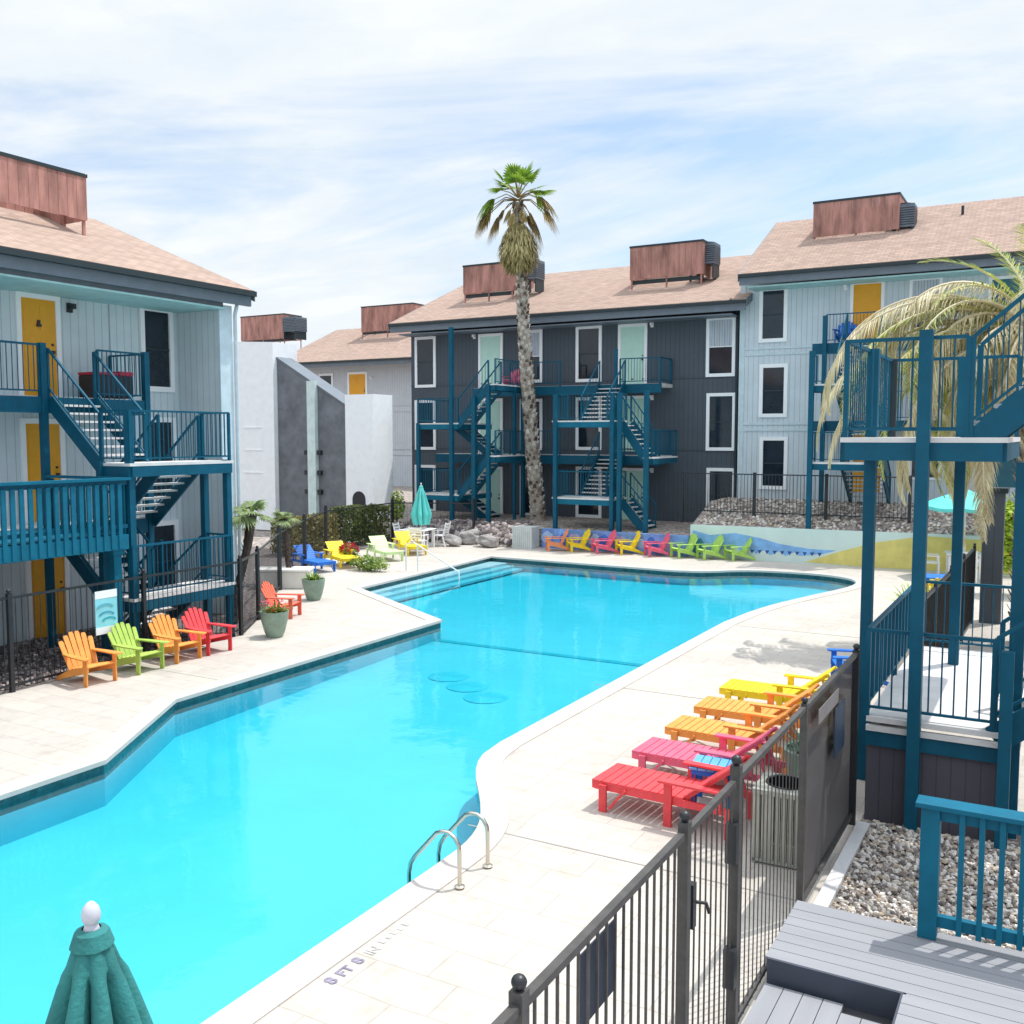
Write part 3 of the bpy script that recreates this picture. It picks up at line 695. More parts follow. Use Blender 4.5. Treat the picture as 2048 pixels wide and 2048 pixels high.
def lowwall():
    t = thing('painted_wall', 'low wall painted in blue waves behind the row of colourful chairs', 'wall', (-14.5, 33.2, 0))
    bl = mat('painted_waves', (.16, .30, .70), rough=.8, var=.6, scale=1.3)
    m = MB(); m.box(-17.45, -11.56, 33.2, 33.4, 0, .74); m.build('wall', bl, t, world=True)
    for k in range(9):
        x = -17.2+k*.62+random.uniform(-.1, .1); m = MB()
        pts = []
        for i in range(12):
            a = 2*math.pi*i/12; pts.append((x+.26*math.cos(a)*random.uniform(.6, 1.2), .38+.24*math.sin(a)*random.uniform(.6, 1.25)))
        m.prism(pts, 'y', 33.194, 33.199); m.build('painted_splash', [mat('pale_blue_paint', (.40, .55, .82), var=.2), mat('painted_blue2', (.06, .18, .62), var=.3), mat('lilac_paint', (.5, .45, .75), var=.2)][k % 3], t, world=True)
lowwall()
# ------------------------------------------------------------------ railings and stairs
RC = [0]
def railing(parent, a, b, h=1.0, sp=.115, m=None, name='railing', bw=.014, top=.045, low=.09, side=None, posts=True, world=True):
    """metal railing from a to b (floor points); slopes with them"""
    a = Vector(a); b = Vector(b); d = b-a; Lh = math.hypot(d.x, d.y); m = m or teal; n = max(2, int(Lh/sp))
    q = MB(); up = Vector((0, 0, 1))
    RC[0] += 1; j = RC[0] % 7*.0022; h = h+j; low = low+j; top = top+j*.5
    q.bar(a+up*h, b+up*h, top, top*.8); q.bar(a+up*low, b+up*low, top*.7, top*.6)
    for i in range(1, n):
        p = a+d*(i/n); q.bar(p+up*low, p+up*(h-.01), bw, bw, up=(d.x, d.y, 0))
    if posts:
        k = max(1, round(Lh/1.8))
        for i in range(k+1):
            p = a+d*(i/k); q.bar(p-up*(.02+j), p+up*(h+.0), .046+j, .046+j, up=(d.x, d.y, 0))
    return q.build(name, m, parent, world=world)
def post(parent, x, y, z0, z1, w=.12, m=None):
    q = MB(); q.box(x-w/2, x+w/2, y-w/2, y+w/2, z0, z1); return q.build('post', m or teal, parent, world=True)
def flight(parent, a, b, width, lane, h=.95, rails=True, m=None, treadm=None):
    """stair flight from a (top) to b (bottom) centre line points; lane = unit vector across"""
    a = Vector(a); b = Vector(b); l = Vector(lane).normalized()*(width/2); m = m or teal; up = Vector((0, 0, 1))
    for s in (-1, 1):
        q = MB(); q.bar(a+l*s-up*.1, b+l*s-up*.1, .05, .28); q.build('stringer', m, parent, world=True)
    n = max(4, round(abs(a.z-b.z)/.185)); q = MB(); d = b-a; run = Vector((d.x, d.y, 0)); tr = run/n
    for i in range(n):
        p = a+Vector((d.x, d.y, 0))*((i+.5)/n); z = a.z-(a.z-b.z)*(i+1)/(n+1)
        c = l*.94; e = tr*.52
        vs = []
        for zz in (z-.04, z):
            for s, k in ((-1, -1), (1, -1), (1, 1), (-1, 1)): vs.append(Vector((p.x, p.y, zz))+c*s+e*k)
        q.add(vs, [(0, 3, 2, 1), (4, 5, 6, 7), (0, 1, 5, 4), (1, 2, 6, 5), (2, 3, 7, 6), (3, 0, 4, 7)])
    q.build('treads', treadm or concrete, parent, world=True)
    if rails:
        for s in (-1, 1): railing(parent, a+l*s*1.02, b+l*s*1.02, h=h, sp=.14, m=m, low=.16, posts=True)
def landing(parent, x0, x1, y0, y1, z, beam=.26, m=None):
    q = MB(); q.box(x0-.045, x1+.045, y0-.045, y1+.045, z-.055, z); q.build('landing_floor', concrete, parent, world=True)
    q = MB()
    q.box(x0, x1, y0-.04, y0+.019, z-beam, z-.0551); q.box(x0, x1, y1-.019, y1+.04, z-beam, z-.0551)
    q.box(x0-.04, x0+.019, y0+.0191, y1-.0191, z-beam, z-.0551); q.box(x1-.019, x1+.04, y0+.0191, y1-.0191, z-beam, z-.0551)
    q.box(x0+.02, x1-.02, y0+.02, y1-.02, z-.12, z-.061)
    q.build('landing_beam', m or teal, parent, world=True)
# ---- left staircase
def left_stairs():
    t = thing('outdoor_staircase', 'teal switchback staircase with railings in front of the pale blue block on the left', 'staircase', (-16.3, 13.8, 0))
    xa, xb = -16.25, -15.42; ya, yb = 12.55, 15.12; mid = 13.83
    for z in (3.78, 1.18):
        landing(t, xa, xb, ya, yb, z)
        railing(t, (xb-.02, ya+.02, z), (xb-.02, yb-.02, z)); railing(t, (xb-.02, ya+.02, z), (xa+.02, ya+.02, z)); railing(t, (xb-.02, yb-.02, z), (xa+.02, yb-.02, z))
    # lane A goes down towards the pool, lane B back to the facade
    flight(t, (-17.78, 13.1, 5.1), (xa-.02, 13.1, 3.78), 1.05, (0, 1, 0))
    flight(t, (xa-.02, 14.5, 3.78), (-17.78, 14.5, 2.48), 1.05, (0, 1, 0))
    flight(t, (-17.78, 13.1, 2.48), (xa-.02, 13.1, 1.18), 1.05, (0, 1, 0))
    flight(t, (xa-.02, 14.5, 1.18), (-17.78, 14.5, 0.0), 1.05, (0, 1, 0))
    for x, y, z in ((-15.5, 12.6, 4.8), (-15.5, 15.08, 3.8), (-16.2, 12.5, 3.8), (-16.2, 15.1, 3.8)): post(t, x, y, 0, z, .13)
    for x, y in ((-17.82, 12.46), (-17.82, 14.98)): post(t, x, y, 0, 6.15, .13)
    for z in (5.1, 2.48):
        railing(t, (-17.82, 13.75, z), (-17.82, 14.93, z)); railing(t, (-17.85, 14.96, z), (-18.95, 14.96, z))
    railing(t, (-17.82, 12.4, 5.1), (-17.82, 4.0, 5.1))
    # red and dark things kept behind the third storey railing
left_stairs()
t = thing('storage_box', 'dark storage bench with a red top behind the third storey railing on the left', 'storage box', (-18.2, 14.25, 5.1))
m = MB(); m.box(-.28, .28, -.48, .48, .02, .5); m.build('box', mat('black_plastic', (.02, .022, .03)), t, bevel=.02)
m = MB(); m.box(-.29, .29, -.49, .10, .501, .56); m.box(-.29, .29, .12, .49, .501, .60); m.build('cushion', mat('crimson_fabric', (.42, .02, .05)), t, bevel=.02)
def balcony():
    t = thing('balcony', 'long teal balcony with wide wooden balusters at the left edge', 'balcony', (-16.6, 9, 0))
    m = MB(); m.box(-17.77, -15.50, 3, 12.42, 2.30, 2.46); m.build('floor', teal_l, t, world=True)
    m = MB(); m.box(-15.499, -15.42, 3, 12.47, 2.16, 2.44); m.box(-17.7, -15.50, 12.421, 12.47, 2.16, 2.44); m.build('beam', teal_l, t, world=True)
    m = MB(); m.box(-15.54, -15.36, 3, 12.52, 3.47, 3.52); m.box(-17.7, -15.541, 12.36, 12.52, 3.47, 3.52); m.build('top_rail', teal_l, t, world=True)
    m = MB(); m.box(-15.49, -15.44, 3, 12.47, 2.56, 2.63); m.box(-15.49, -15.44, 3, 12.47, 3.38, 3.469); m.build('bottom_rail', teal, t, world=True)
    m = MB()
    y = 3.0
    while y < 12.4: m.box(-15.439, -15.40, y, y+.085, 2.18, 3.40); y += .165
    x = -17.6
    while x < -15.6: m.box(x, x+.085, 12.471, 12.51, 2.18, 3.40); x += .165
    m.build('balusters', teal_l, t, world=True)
    for y in (12.3, 7.6): post(t, -15.62, y, 0, 2.30, .17, teal_l)
    m = MB(); m.box(-15.75, -15.49, 12.17, 12.43, 2.06, 2.159); m.build('post_cap', teal_l, t, world=True)
balcony()
# ---- charcoal block stair towers
def grey_stairs_left():
    yg = YG-1.3; y0, y1 = 34.0, yg
    x0 = PY(836, 850, y0)[0]; x1 = PY(936, 850, y0)[0]
    t = thing('outdoor_staircase', 'teal stair tower left of the tall palm on the charcoal block', 'staircase', ((x0+x1)/2, y0, .7))
    za = PY(880, 846, y0)[1]; zb = PY(880, 988, y0)[1]
    ym = (y0+y1)/2
    for z in (za, zb):
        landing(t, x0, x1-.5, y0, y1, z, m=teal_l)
        railing(t, (x0, y0+.02, z), (x1-.5, y0+.02, z)); railing(t, (x0+.02, y0, z), (x0+.02, y1, z))
    xe = x1+.95
    flight(t, (xe, y0+.55, GZ3), (x1-.5, y0+.55, za), 1.0, (0, 1, 0)); flight(t, (xe, y0+.55, GZ2), (x1-.5, y0+.55, zb), 1.0, (0, 1, 0))
    flight(t, (x0+.9, y0+1.9, za), (x0+2.6, y0+1.9, GZ2+.1), .9, (0, 1, 0), rails=False); flight(t, (x0+.9, y0+1.9, zb), (x0+2.6, y0+1.9, .8), .9, (0, 1, 0), rails=False)
    for z in (GZ3, GZ2):
        landing(t, xe, xe+.35, y0, y1-.02, z)
        railing(t, (xe+.33, y0+.02, z), (xe+.33, y1, z))
    post(t, PY(905, 900, y0)[0], y0-.06, .5, PY(905, 655, y0)[1], .16)
    post(t, PY(950, 900, y0)[0], y0-.07, .0, za+1.05, .17)
    post(t, x0+.05, y0-.05, .6, za, .14); post(t, xe+.05, y0-.05, .6, GZ3, .15); post(t, xe+.33, y0+1.6, .6, GZ3, .11)
grey_stairs_left()
def grey_stairs_right():
    yg = YG-1.3; y0 = 33.75; y1 = 34.95
    x0 = PY(1107, 850, y0)[0]; x1 = PY(1228, 850, y0)[0]
    t = thing('outdoor_staircase', 'teal stair tower right of the tall palm on the charcoal block', 'staircase', ((x0+x1)/2, y0, .7))
    za = PY(1160, 841, y0)[1]; zb = PY(1160, 996, y0)[1]
    for z in (za, zb):
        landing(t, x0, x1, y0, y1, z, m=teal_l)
        railing(t, (x0, y0+.02, z), (x1, y0+.02, z)); railing(t, (x0+.02, y0, z), (x0+.02, y1, z)); railing(t, (x1-.02, y0, z), (x1-.02, y1, z))
    xm = (x0+x1)/2
    flight(t, (xm-.1, yg-.02, GZ3), (xm-.1, y1, za), 1.1, (1, 0, 0)); flight(t, (xm-.1, yg-.02, GZ2), (xm-.1, y1, zb), 1.1, (1, 0, 0))
    flight(t, (x1+.1, y0+.9, za), (x1+1.1, y0+.9, GZ2), 1.0, (0, 1, 0)); flight(t, (x1+.1, y0+.9, zb), (x1+1.15, y0+.9, .75), 1.0, (0, 1, 0))
    for z in (GZ2,): landing(t, x1+1.11, x1+1.4, y0+.3, yg-.02, z)
    railing(t, (x1+1.38, y0+.3, GZ2), (x1+1.38, yg, GZ2))
    for z in (GZ3, GZ2):
        railing(t, (PY(1240, 776, yg)[0], yg, z), (PY(1320, 776, yg)[0], yg, z)); railing(t, (PY(1320, 776, yg)[0], yg, z), (PY(1320, 776, yg)[0], yg+1.25, z))
        railing(t, (PY(1020, 776, yg)[0], yg, z), (PY(1120, 776, yg)[0], yg, z))
    for x in (x0+.12, x1-.04): post(t, x, y0-.06, .4, za+1.02, .15)
    post(t, x1+.25, y0-.04, .4, za+1.02, .16); post(t, PY(1293, 850, y0)[0], y0, .4, PY(1293, 780, y0)[1], .16); post(t, PY(1048, 850, yg)[0], yg-.1, .6, GZ3, .15)
    post(t, xm+.1, yg-.12, .6, GZ3+1.4, .12)
grey_stairs_right()
# ---- pale block stair tower
def pale_stairs():
    yg = YE-1.28; y0 = 33.85; y1 = 34.75
    x0 = PY(1619, 850, y0)[0]; x1 = PY(1740, 850, y0)[0]
    t = thing('outdoor_staircase', 'teal stair tower on the light blue block behind the arching palm fronds', 'staircase', ((x0+x1)/2, y0, 1.2))
    za = PY(1640, 768, y0)[1]; zb = PY(1670, 925, y0)[1]; z3 = PY(1700, 690, YE)[1]; z2 = PY(1700, 842, YE)[1]
    for z in (za, zb):
        landing(t, x0, x1, y0, y1, z); railing(t, (x0, y0, z), (x1, y0, z)); railing(t, (x0, y0, z), (x0, y1, z))
    xm = x0+1.25
    flight(t, (xm, yg, z3), (xm, y1, za), 1.15, (1, 0, 0)); flight(t, (xm+.3, yg, z2), (xm+.3, y1, zb), 1.15, (1, 0, 0))
    flight(t, (xm, y1, za), (xm, yg+.3, z2), 1.2, (1, 0, 0)); flight(t, (xm+.3, y1, zb), (xm+.3, yg+.3, 2.0), 1.3, (1, 0, 0))
    post(t, x0+.06, y0-.1, 1.0, za+1.1, .16); post(t, PY(1650, 700, yg)[0], yg-.06, 1.4, PY(1650, 632, yg)[1], .15); post(t, PY(1735, 900, y0)[0], y0-.08, 1.0, za+.9, .15)
    a = PY(1652, 700, yg)[0]
    railing(t, (a, yg, z3), (a+6, yg, z3)); railing(t, (a+1.7, yg, z2), (a+8, yg, z2))
pale_stairs()
# ---- near right staircase, landings at z 1.22 and 4.27
def right_stairs():
    t = thing('outdoor_staircase', 'large teal staircase with two open landings at the right edge', 'staircase', (-1.2, 12.5, 0))
    x0, x1 = -2.11, -.55; y0, y1 = 11.2, 14.35; zu = 4.285
    landing(t, x0, x1, y0, y1, zu, beam=.25)
    railing(t, (x0, y0, zu), (-.90, y0, zu), h=1.04, sp=.125, bw=.016); railing(t, (x0, y0, zu), (x0, y1, zu), h=1.04, sp=.125)
    railing(t, (x0, y1, zu), (x1, y1, zu), h=1.04, sp=.125, bw=.016)
    up = (.55, y0+.55, 5.75)
    flight(t, (1.10, y0+.52, 6.02), (-.86, y0+.52, zu), 1.0, (0, 1, 0), h=1.02)
    # lower landing
    zl = 1.22; xl = -1.80; y2 = 15.3
    q = MB(); q.box(xl, x1, y0+.02, y2, zl-.06, zl); q.build('landing_floor', concrete, t, world=True)
    q = MB(); q.box(xl, x1+.15, y0-.04, y0+.019, zl-.07, zl-.012); q.box(xl, x1+.15, y0-.05, y0+.015, zl-.17, zl-.11); q.build('landing_edge', concrete, t, world=True)
    q = MB(); q.box(xl, x1+.17, y0-.02, y0+.018, zl-.34, zl-.171); q.box(xl, xl+.04, y0+.02, y2, zl-.3, zl-.061); q.build('landing_beam', teal, t, world=True)
    railing(t, (xl, y0, zl), (x1, y0, zl), h=.95, sp=.125, bw=.017); railing(t, (xl, y0, zl), (xl, y2, zl), h=.95, sp=.28, bw=.05, low=.12)
    railing(t, (xl, y2, zl), (x1, y2, zl), h=.95, sp=.125)
    sk = MB(); sk.box(xl, -.37, y0+.02, y0+.06, 0, zl-.341); sk.box(xl, xl+.04, y0+.061, y2, 0, zl-.31); sk.box(-.41, -.37, y0+.061, y2, 0, zl-.31)
    sk.build('skirt_boards', siding('plum_skirting', (.075, .07, .09), .145), t, world=True)
    flight(t, (1.45, y0+.52, 2.75), (x1+.02, y0+.52, zl), 1.0, (0, 1, 0), h=.97, treadm=concrete)
    post(t, -1.30, y0-.08, 0, zu+1.12, .13); post(t, -2.06, 12.6, 0, zu+1.07, .13); post(t, -1.2, 14.27, zl, zu+1.06, .13)
    post(t, -2.07, y1-.05, zu, zu+1.05, .08, gutter); post(t, -.36, y0+.3, 0, zu-.26, .14); post(t, -.42, 11.05, 0, 2.1, .12)
right_stairs()
# ------------------------------------------------------------------ boardwalk and near railing
board = mat('composite_board', (.27, .275, .295), rough=.6, var=.07, scale=1.2, stretch=(.4, 6, 1))
board2 = mat('composite_board_cross', (.27, .275, .295), rough=.6, var=.07, scale=1.2, stretch=(6, .4, 1))
t = thing('boardwalk', 'pale grey composite boardwalk with a step at the bottom right', 'boardwalk', (0, 7, 0))
m = MB(); y = 7.26
while y < 8.15: m.box(-1.86, 3, y, y+.139, .262, .30); y += .146
m.build('upper_boards', board, t, world=True)
m = MB(); m.box(-1.86, 3, 8.14, 8.30, .262, .301); m.build('edge_board', board, t, world=True)
m = MB(); y = 7.114
while y > 3: m.box(-.86, 3, y, y+.139, .262, .30); y -= .146
m.build('right_boards', board, t, world=True)
m = MB(); m.box(-1.84, -.84, 7.235, 7.258, .06, .30); m.box(-.875, -.862, 3, 7.234, .06, .30); m.build('riser', mat('slate_riser', (.05, .06, .085), rough=.6), t, world=True)
m = MB(); x = -1.84
while x < -.95: m.box(x, x+.139, 3, 7.20-(0 if x < -1.4 else .12), .082, .12); x += .146
m.build('lower_boards', board2, t, world=True)
m = MB(); m.box(-1.8, 2.9, 3.0, 8.2, 0.0, .08); m.box(-.84, 2.9, 3, 8.2, .081, .255); m.box(-1.8, -.841, 7.27, 8.2, .081, .255); m.build('framing', mat('dark_timber', (.05, .05, .055)), t, world=True)
t = thing('railing', 'teal wooden railing standing on the pale boardwalk', 'railing', (.6, 8.2, .3))
m = MB(); m.box(-1.48, -1.34, -.06, .08, 0, 1.07); m.build('post', teal_l, t, bevel=.008)
m = MB(); m.box(1.2, 1.34, -.06, .08, 0, 1.07); m.build('post', teal_l, t, bevel=.008)
m = MB(); m.box(-1.52, 2.5, -.09, .11, 1.071, 1.112); m.build('top_rail', teal_l, t, bevel=.006)
m = MB(); m.box(-1.339, 1.199, -.02, .04, .10, .19); m.build('bottom_rail', teal_l, t)
m = MB(); m.box(-1.339, 1.199, -.02, .04, .97, 1.07); m.build('upper_rail', teal_l, t)
x = -1.20
while x < 1.1:
    m = MB(); m.box(x, x+.04, -.058, -.021, .08, 1.069); m.build('baluster', teal_l, t); x += .142
# ------------------------------------------------------------------ fences
def fence_run(t, p, q, h, sp=.1, cap=True, m=None, pm=None, first=True, rails=((.12), ), bw=.016):
    p = Vector((*p, 0)) if len(p) == 2 else Vector(p); q = Vector((*q, 0)) if len(q) == 2 else Vector(q)
    d = (q-p); n = max(2, int(d.length/sp)); b = MB(); up = Vector((0, 0, 1)); m = m or blackm
    b.bar(p+up*(h-.02), q+up*(h-.02), .045, .04); b.bar(p+up*.12, q+up*.12, .035, .035); 
    for i in range(1, n):
        c = p+d*(i/n); b.bar(c+up*.06, c+up*(h-.04), bw, bw, up=tuple(d.normalized()))
    b.build('picket_panel', m, t, world=True)
def fpost(t, x, y, h, w=.06, m=None, ball=True):
    b = MB(); b.box(x-w/2, x+w/2, y-w/2, y+w/2, 0, h)
    po = b.build('post', m or blackm, t, world=True)
    if ball:
        c = MB(); r = w*.52; c.lathe([(r*math.sin(math.pi*k/8)+.001, h+r-r*math.cos(math.pi*k/8)) for k in range(9)], x, y, 12); c.build('post_cap', blackm, po, world=True, smooth=True)
t = thing('metal_fence', 'near dark metal picket fence with ball capped posts and a gate', 'fence', (-1.9, 6, 0))
fh = 1.94
for a, b in ((-.5, 3.42), (3.42, 5.44)): fence_run(t, (-1.9, a+.03), (-1.9, b-.03), fh, sp=.105, bw=.013, m=greym)
for y in (3.42, 5.47): fpost(t, -1.9, y, fh+.05, .065, greym)
fpost(t, -1.9, 6.53, fh+.08, .07, greym); fpost(t, -1.9, 8.58, fh+.02, .055, greym); fpost(t, -1.9, 11.03, fh+.02, .07, blackm)
gt = MB(); gt.bar((-1.9, 5.54, fh-.03), (-1.9, 6.46, fh-.03), .04, .04); gt.bar((-1.9, 5.54, .1), (-1.9, 6.46, .1), .04, .04)
for k in range(9): y = 5.56+k*.11; gt.bar((-1.9, y, .08), (-1.9, y, fh-.04), .010, .010, up=(0, 1, 0))
g = gt.build('gate', greym, t, world=True)
m = MB(); m.box(-1.93, -1.87, 5.56, 5.62, 1.28, 1.56); m.tube([(-1.9, 5.64, 1.42), (-1.82, 5.66, 1.42), (-1.80, 5.66, 1.36)], .012); m.build('latch', blackm, g, world=True)
for z in (1.35, .45):
    m = MB(); m.box(-1.94, -1.86, 6.42, 6.49, z, z+.28); m.build('hinge', blackm, g, world=True)
def meshmat():
    m = bpy.data.materials.new('privacy_mesh'); m.use_nodes = True; N = m.node_tree.nodes; L = m.node_tree.links; b = N['Principled BSDF']; out = N['Material Output']
    b.inputs['Base Color'].default_value = (.10, .09, .09, 1); b.inputs['Roughness'].default_value = .8
    tr = N.new('ShaderNodeBsdfTransparent'); mx = N.new('ShaderNodeMixShader'); tc = N.new('ShaderNodeTexCoord'); n = N.new('ShaderNodeTexNoise'); n.inputs['Scale'].default_value = 2; L.new(tc.outputs['Object'], n.inputs['Vector'])
    mr = N.new('ShaderNodeMapRange'); mr.inputs[3].default_value = .70; mr.inputs[4].default_value = .88; L.new(n.outputs['Fac'], mr.inputs[0]); L.new(mr.outputs[0], mx.inputs[0])
    L.new(tr.outputs[0], mx.inputs[1]); L.new(b.outputs[0], mx.inputs[2]); L.new(mx.outputs[0], out.inputs['Surface']); return m
meshm = meshmat()
fence_run(t, (-1.9, 6.59), (-1.9, 8.55), fh, sp=.112, bw=.008, m=greym)
m = MB(); m.bar((-1.9, 8.62, fh-.02), (-1.9, 11.0, fh-.02), .045, .04); m.build('frame_rail', greym, t, world=True); m = MB(); m.bar((-1.9, 8.62, .12), (-1.9, 11.0, .12), .03, .03); m.build('frame_rail', greym, t, world=True)
m = MB(); m.box(-1.935, -1.93, 8.62, 11.0, .08, fh-.05); m.build('privacy_mesh', meshm, t, world=True)
m = MB(); m.box(-1.945, -1.936, 4.1, 4.52, 1.42, 1.80); m.build('sign_plate', mat('navy_plate', (.01, .02, .045), rough=.4), t, world=True)
m = MB(); m.box(-1.868, -1.86, 9.75, 10.25, 1.12, 1.62); m.build('sign_plate', mat('slate_plate', (.03, .05, .09), rough=.4), t, world=True)
m = MB(); m.box(-1.868, -1.862, 9.0, 9.9, 1.66, 1.80); m.build('notice', mat('faded_plate', (.22, .2, .2), rough=.5), t, world=True)
t = thing('metal_fence', 'dark mesh covered fence running behind the right staircase towards the painted wall', 'fence', (-1.85, 20, 0))
fence_run(t, (-1.85, 15.6), (-1.7, 24.5), 1.75, sp=.14)
m = MB(); m.bar((-1.9, 15.6, .93), (-1.75, 24.5, .93), .006, 1.6); m.build('privacy_mesh', meshm, t, world=True)
for k in range(5): fpost(t, -1.85+.0375*k, 15.6+2.22*k, 1.8)
t = thing('pillar', 'charcoal square pillar standing by the turquoise parasol', 'pillar', (-1.35, 24.9, 0))
m = MB(); m.box(-.22, .22, -.22, .22, 0, 3.0); m.build('shaft', wall_dark, t); m = MB(); m.box(-.28, .28, -.28, .28, 3.001, 3.12); m.build('cap', gutter, t)
t = thing('metal_fence', 'black picket pool fence behind the left row of chairs', 'fence', (-15.3, 12, 0))
run = [(-15.22, 2.0), (-15.24, 6.2), (-15.26, 9.9), (-15.33, 12.7), (-15.36, 15.25), (-16.3, 16.75)]
for a, b in zip(run[:-1], run[1:]): fence_run(t, a, b, 1.62, sp=.115, bw=.011)
for p in run: fpost(t, p[0], p[1], 1.68, .07)
# pool sign on the left fence
s = MB(); s.box(-.012, .0, -.235, .235, .0, .80)
sg = thing('pool_sign', 'aqua pool sign with painted waves hung on the black fence behind the orange chair', 'sign', (-15.20, 11.75, .68))
s.build('panel', mat('aqua_panel', (.25, .66, .74), rough=.4, var=.15, scale=3), sg)
for a, b in ((.66, .80), (.0, .13)):
    s = MB(); s.box(.0005, .004, -.235, .235, a, b); s.build('white_band', whitem, sg)
for k, (z, y, r, c) in enumerate(((.34, .0, .17, (.06, .33, .48)), (.24, .05, .15, (.02, .35, .42)), (.48, -.03, .18, (.12, .42, .52)))):
    s = MB(); pts = [(y+r*math.cos(a*math.pi/12), z+r*.45*math.sin(a*math.pi/12)) for a in range(13)]+[(y+r*.72*math.cos(a*math.pi/12), z+r*.25*math.sin(a*math.pi/12)) for a in range(12, -1, -1)]
    s.prism(pts, 'x', .0045+.001*k, .0065+.001*k); s.build('wave', mat('wave%d' % k, c, rough=.4), sg)
t = thing('metal_fence', 'black picket fence beyond the loungers in front of the hedge', 'fence', (-21, 24, 0))
run = [(-16.35, 16.8), (-18.97, 20.35), (-21.1, 23.8), (-23.1, 27.2), (-23.6, 31.9), (-20.6, 33.3)]
for a, b in zip(run[:-1], run[1:]): fence_run(t, a, b, 1.62, sp=.15, bw=.008)
for p in run[1:]: fpost(t, p[0], p[1], 1.75, .09)
t = thing('metal_fence', 'thin black fence on the bank above the painted wall', 'fence', (-8, 34.6, 1.4))
for a, b in (((-12.3, 34.6, 1.45), (-9.6, 34.6, 1.45)), ((-9.6, 34.6, 1.45), (-7.1, 34.6, 1.45)), ((-7.1, 34.6, 1.45), (-4.4, 34.6, 1.45))): fence_run(t, a, b, 1.5, sp=.12)
for x in (-12.3, -9.6, -7.1, -4.4):
    b = MB(); b.box(x-.05, x+.05, 34.55, 34.65, 1.1, 3.0); b.build('post', blackm, t, world=True)
# ------------------------------------------------------------------ furniture
COL = {'orange': (.84, .33, .075), 'green': (.40, .56, .11), 'red': (.76, .07, .08), 'pink': (.78, .13, .21), 'yellow': (.84, .62, .02), 'blue': (.02, .16, .60),
       'amber': (.86, .38, .02), 'lime': (.42, .66, .14), 'pale green': (.62, .80, .40), 'coral': (.80, .17, .10), 'salmon': (.80, .30, .13), 'light blue': (.12, .38, .72)}
def pm(c): return mat('resin_'+c.replace(' ', '_'), COL[c], rough=.6, var=.17, scale=4, spec=.35)
CH = {}
def make_adirondack(c, label):
    t = thing('adirondack_chair', label, 'chair'); m = pm(c)
    s = MB()
    for k in range(6):
        f = k/5; y = .34-f*.56; z = .39-f*.12
        s.bar((-.275, y, z), (.275, y, z), .095, .022, up=(0, .2, 1))
    s.build('seat', m, t)
    b = MB(); tilt = R(24); n = 6
    for k in range(n):
        x = -.25+.10*k; ln = .60+.22*math.cos((k-2.5)/2.5*1.3)
        fan = (k-2.5)*.012
        y0, z0 = -.17, .22; p0 = Vector((x, y0, z0)); p1 = Vector((x+fan*2, y0-math.sin(tilt)*ln, z0+math.cos(tilt)*ln))
        d = p1-p0
        b.bar(p0, p0+d*.965, .096, .02, up=(0, 1, .4)); b.bar(p0+d*.965, p1, .078, .02, up=(0, 1, .4))
    b.bar((-.28, -.30, .42), (.28, -.30, .42), .05, .025, up=(0, 1, .4)); b.bar((-.27, -.45, .76), (.27, -.45, .76), .05, .025, up=(0, 1, .4))
    b.build('backrest', m, t)
    for s_ in (-1, 1):
        a = MB(); a.prism([(s_*.25, -.36), (s_*.25, .42), (s_*.29, .46), (s_*.40, .46), (s_*.42, .42), (s_*.39, 0), (s_*.33, -.36)], 'z', .55, .577); a.build('armrest', m, t)
        a = MB(); a.bar((s_*.305, .34, 0), (s_*.305, .34, .549), .028, .10, up=(0, 1, 0)); a.bar((s_*.33, .34, .40), (s_*.33, .34, .549), .03, .05, up=(0, 1, 0)); a.build('leg', m, t)
        a = MB(); a.prism([(.40, .40), (.40, .28), (-.30, .10), (-.58, 0), (-.66, 0), (-.60, .08), (-.2, .27), (.0, .33)], 'x', s_*.279, s_*.289+s_*.015); a.build('leg', m, t)
    return t
def adir(c, loc, ang, label, group, z=0, tilt=None):
    """ang: direction the chair looks at, degrees from +X"""
    rz = R(ang-90); loc = (loc[0], loc[1], z)
    if c in CH: o = dup(CH[c], loc, rz, label, group=group)
    else:
        o = CH[c] = make_adirondack(c, label); o.scale = (.92, .92, .87); o.location = loc; o.rotation_euler = (0, 0, rz); o['group'] = group
    return o
g1 = 'adirondack chairs beside the left fence'
adir('orange', (-14.75, 11.02), -4, 'orange adirondack chair nearest the camera in the left row', g1)
adir('green', (-14.72, 12.02), 3, 'green adirondack chair between the two orange ones in the left row', g1)
adir('orange', (-14.78, 12.98), 0, 'orange adirondack chair between the green and the red one', g1)
adir('red', (-14.78, 13.78), -2, 'red adirondack chair at the far end of the left row', g1)
g2 = 'adirondack chairs against the painted wall'
LB = ['salmon adirondack chair at the left end of the row by the painted wall', 'yellow adirondack chair second from the grey cabinet', 'pink adirondack chair between the two yellow ones',
      'yellow adirondack chair between the two pink ones', 'pink adirondack chair next to the green ones', 'lime green adirondack chair beside the pink one', 'lime green adirondack chair in the middle of the three green ones',
      'lime green adirondack chair at the right end by the crocodile painting']
for k, (c, u, v) in enumerate(zip(['salmon', 'yellow', 'pink', 'yellow', 'pink', 'lime', 'lime', 'lime'], [1112, 1155, 1206, 1254, 1312, 1366, 1418, 1474], [1101, 1103, 1106, 1108, 1112, 1115, 1118, 1120])):
    adir(c, G(u, v), 222+random.uniform(-9, 9), LB[k], g2)
adir('coral', (-16.1, 17.35), 20, 'coral adirondack chair seen beside the flower pot', 'single adirondack chairs')
adir('blue', (-3.05, 17.6), 200, 'blue adirondack chair behind the mesh fence near the right staircase', 'single adirondack chairs')
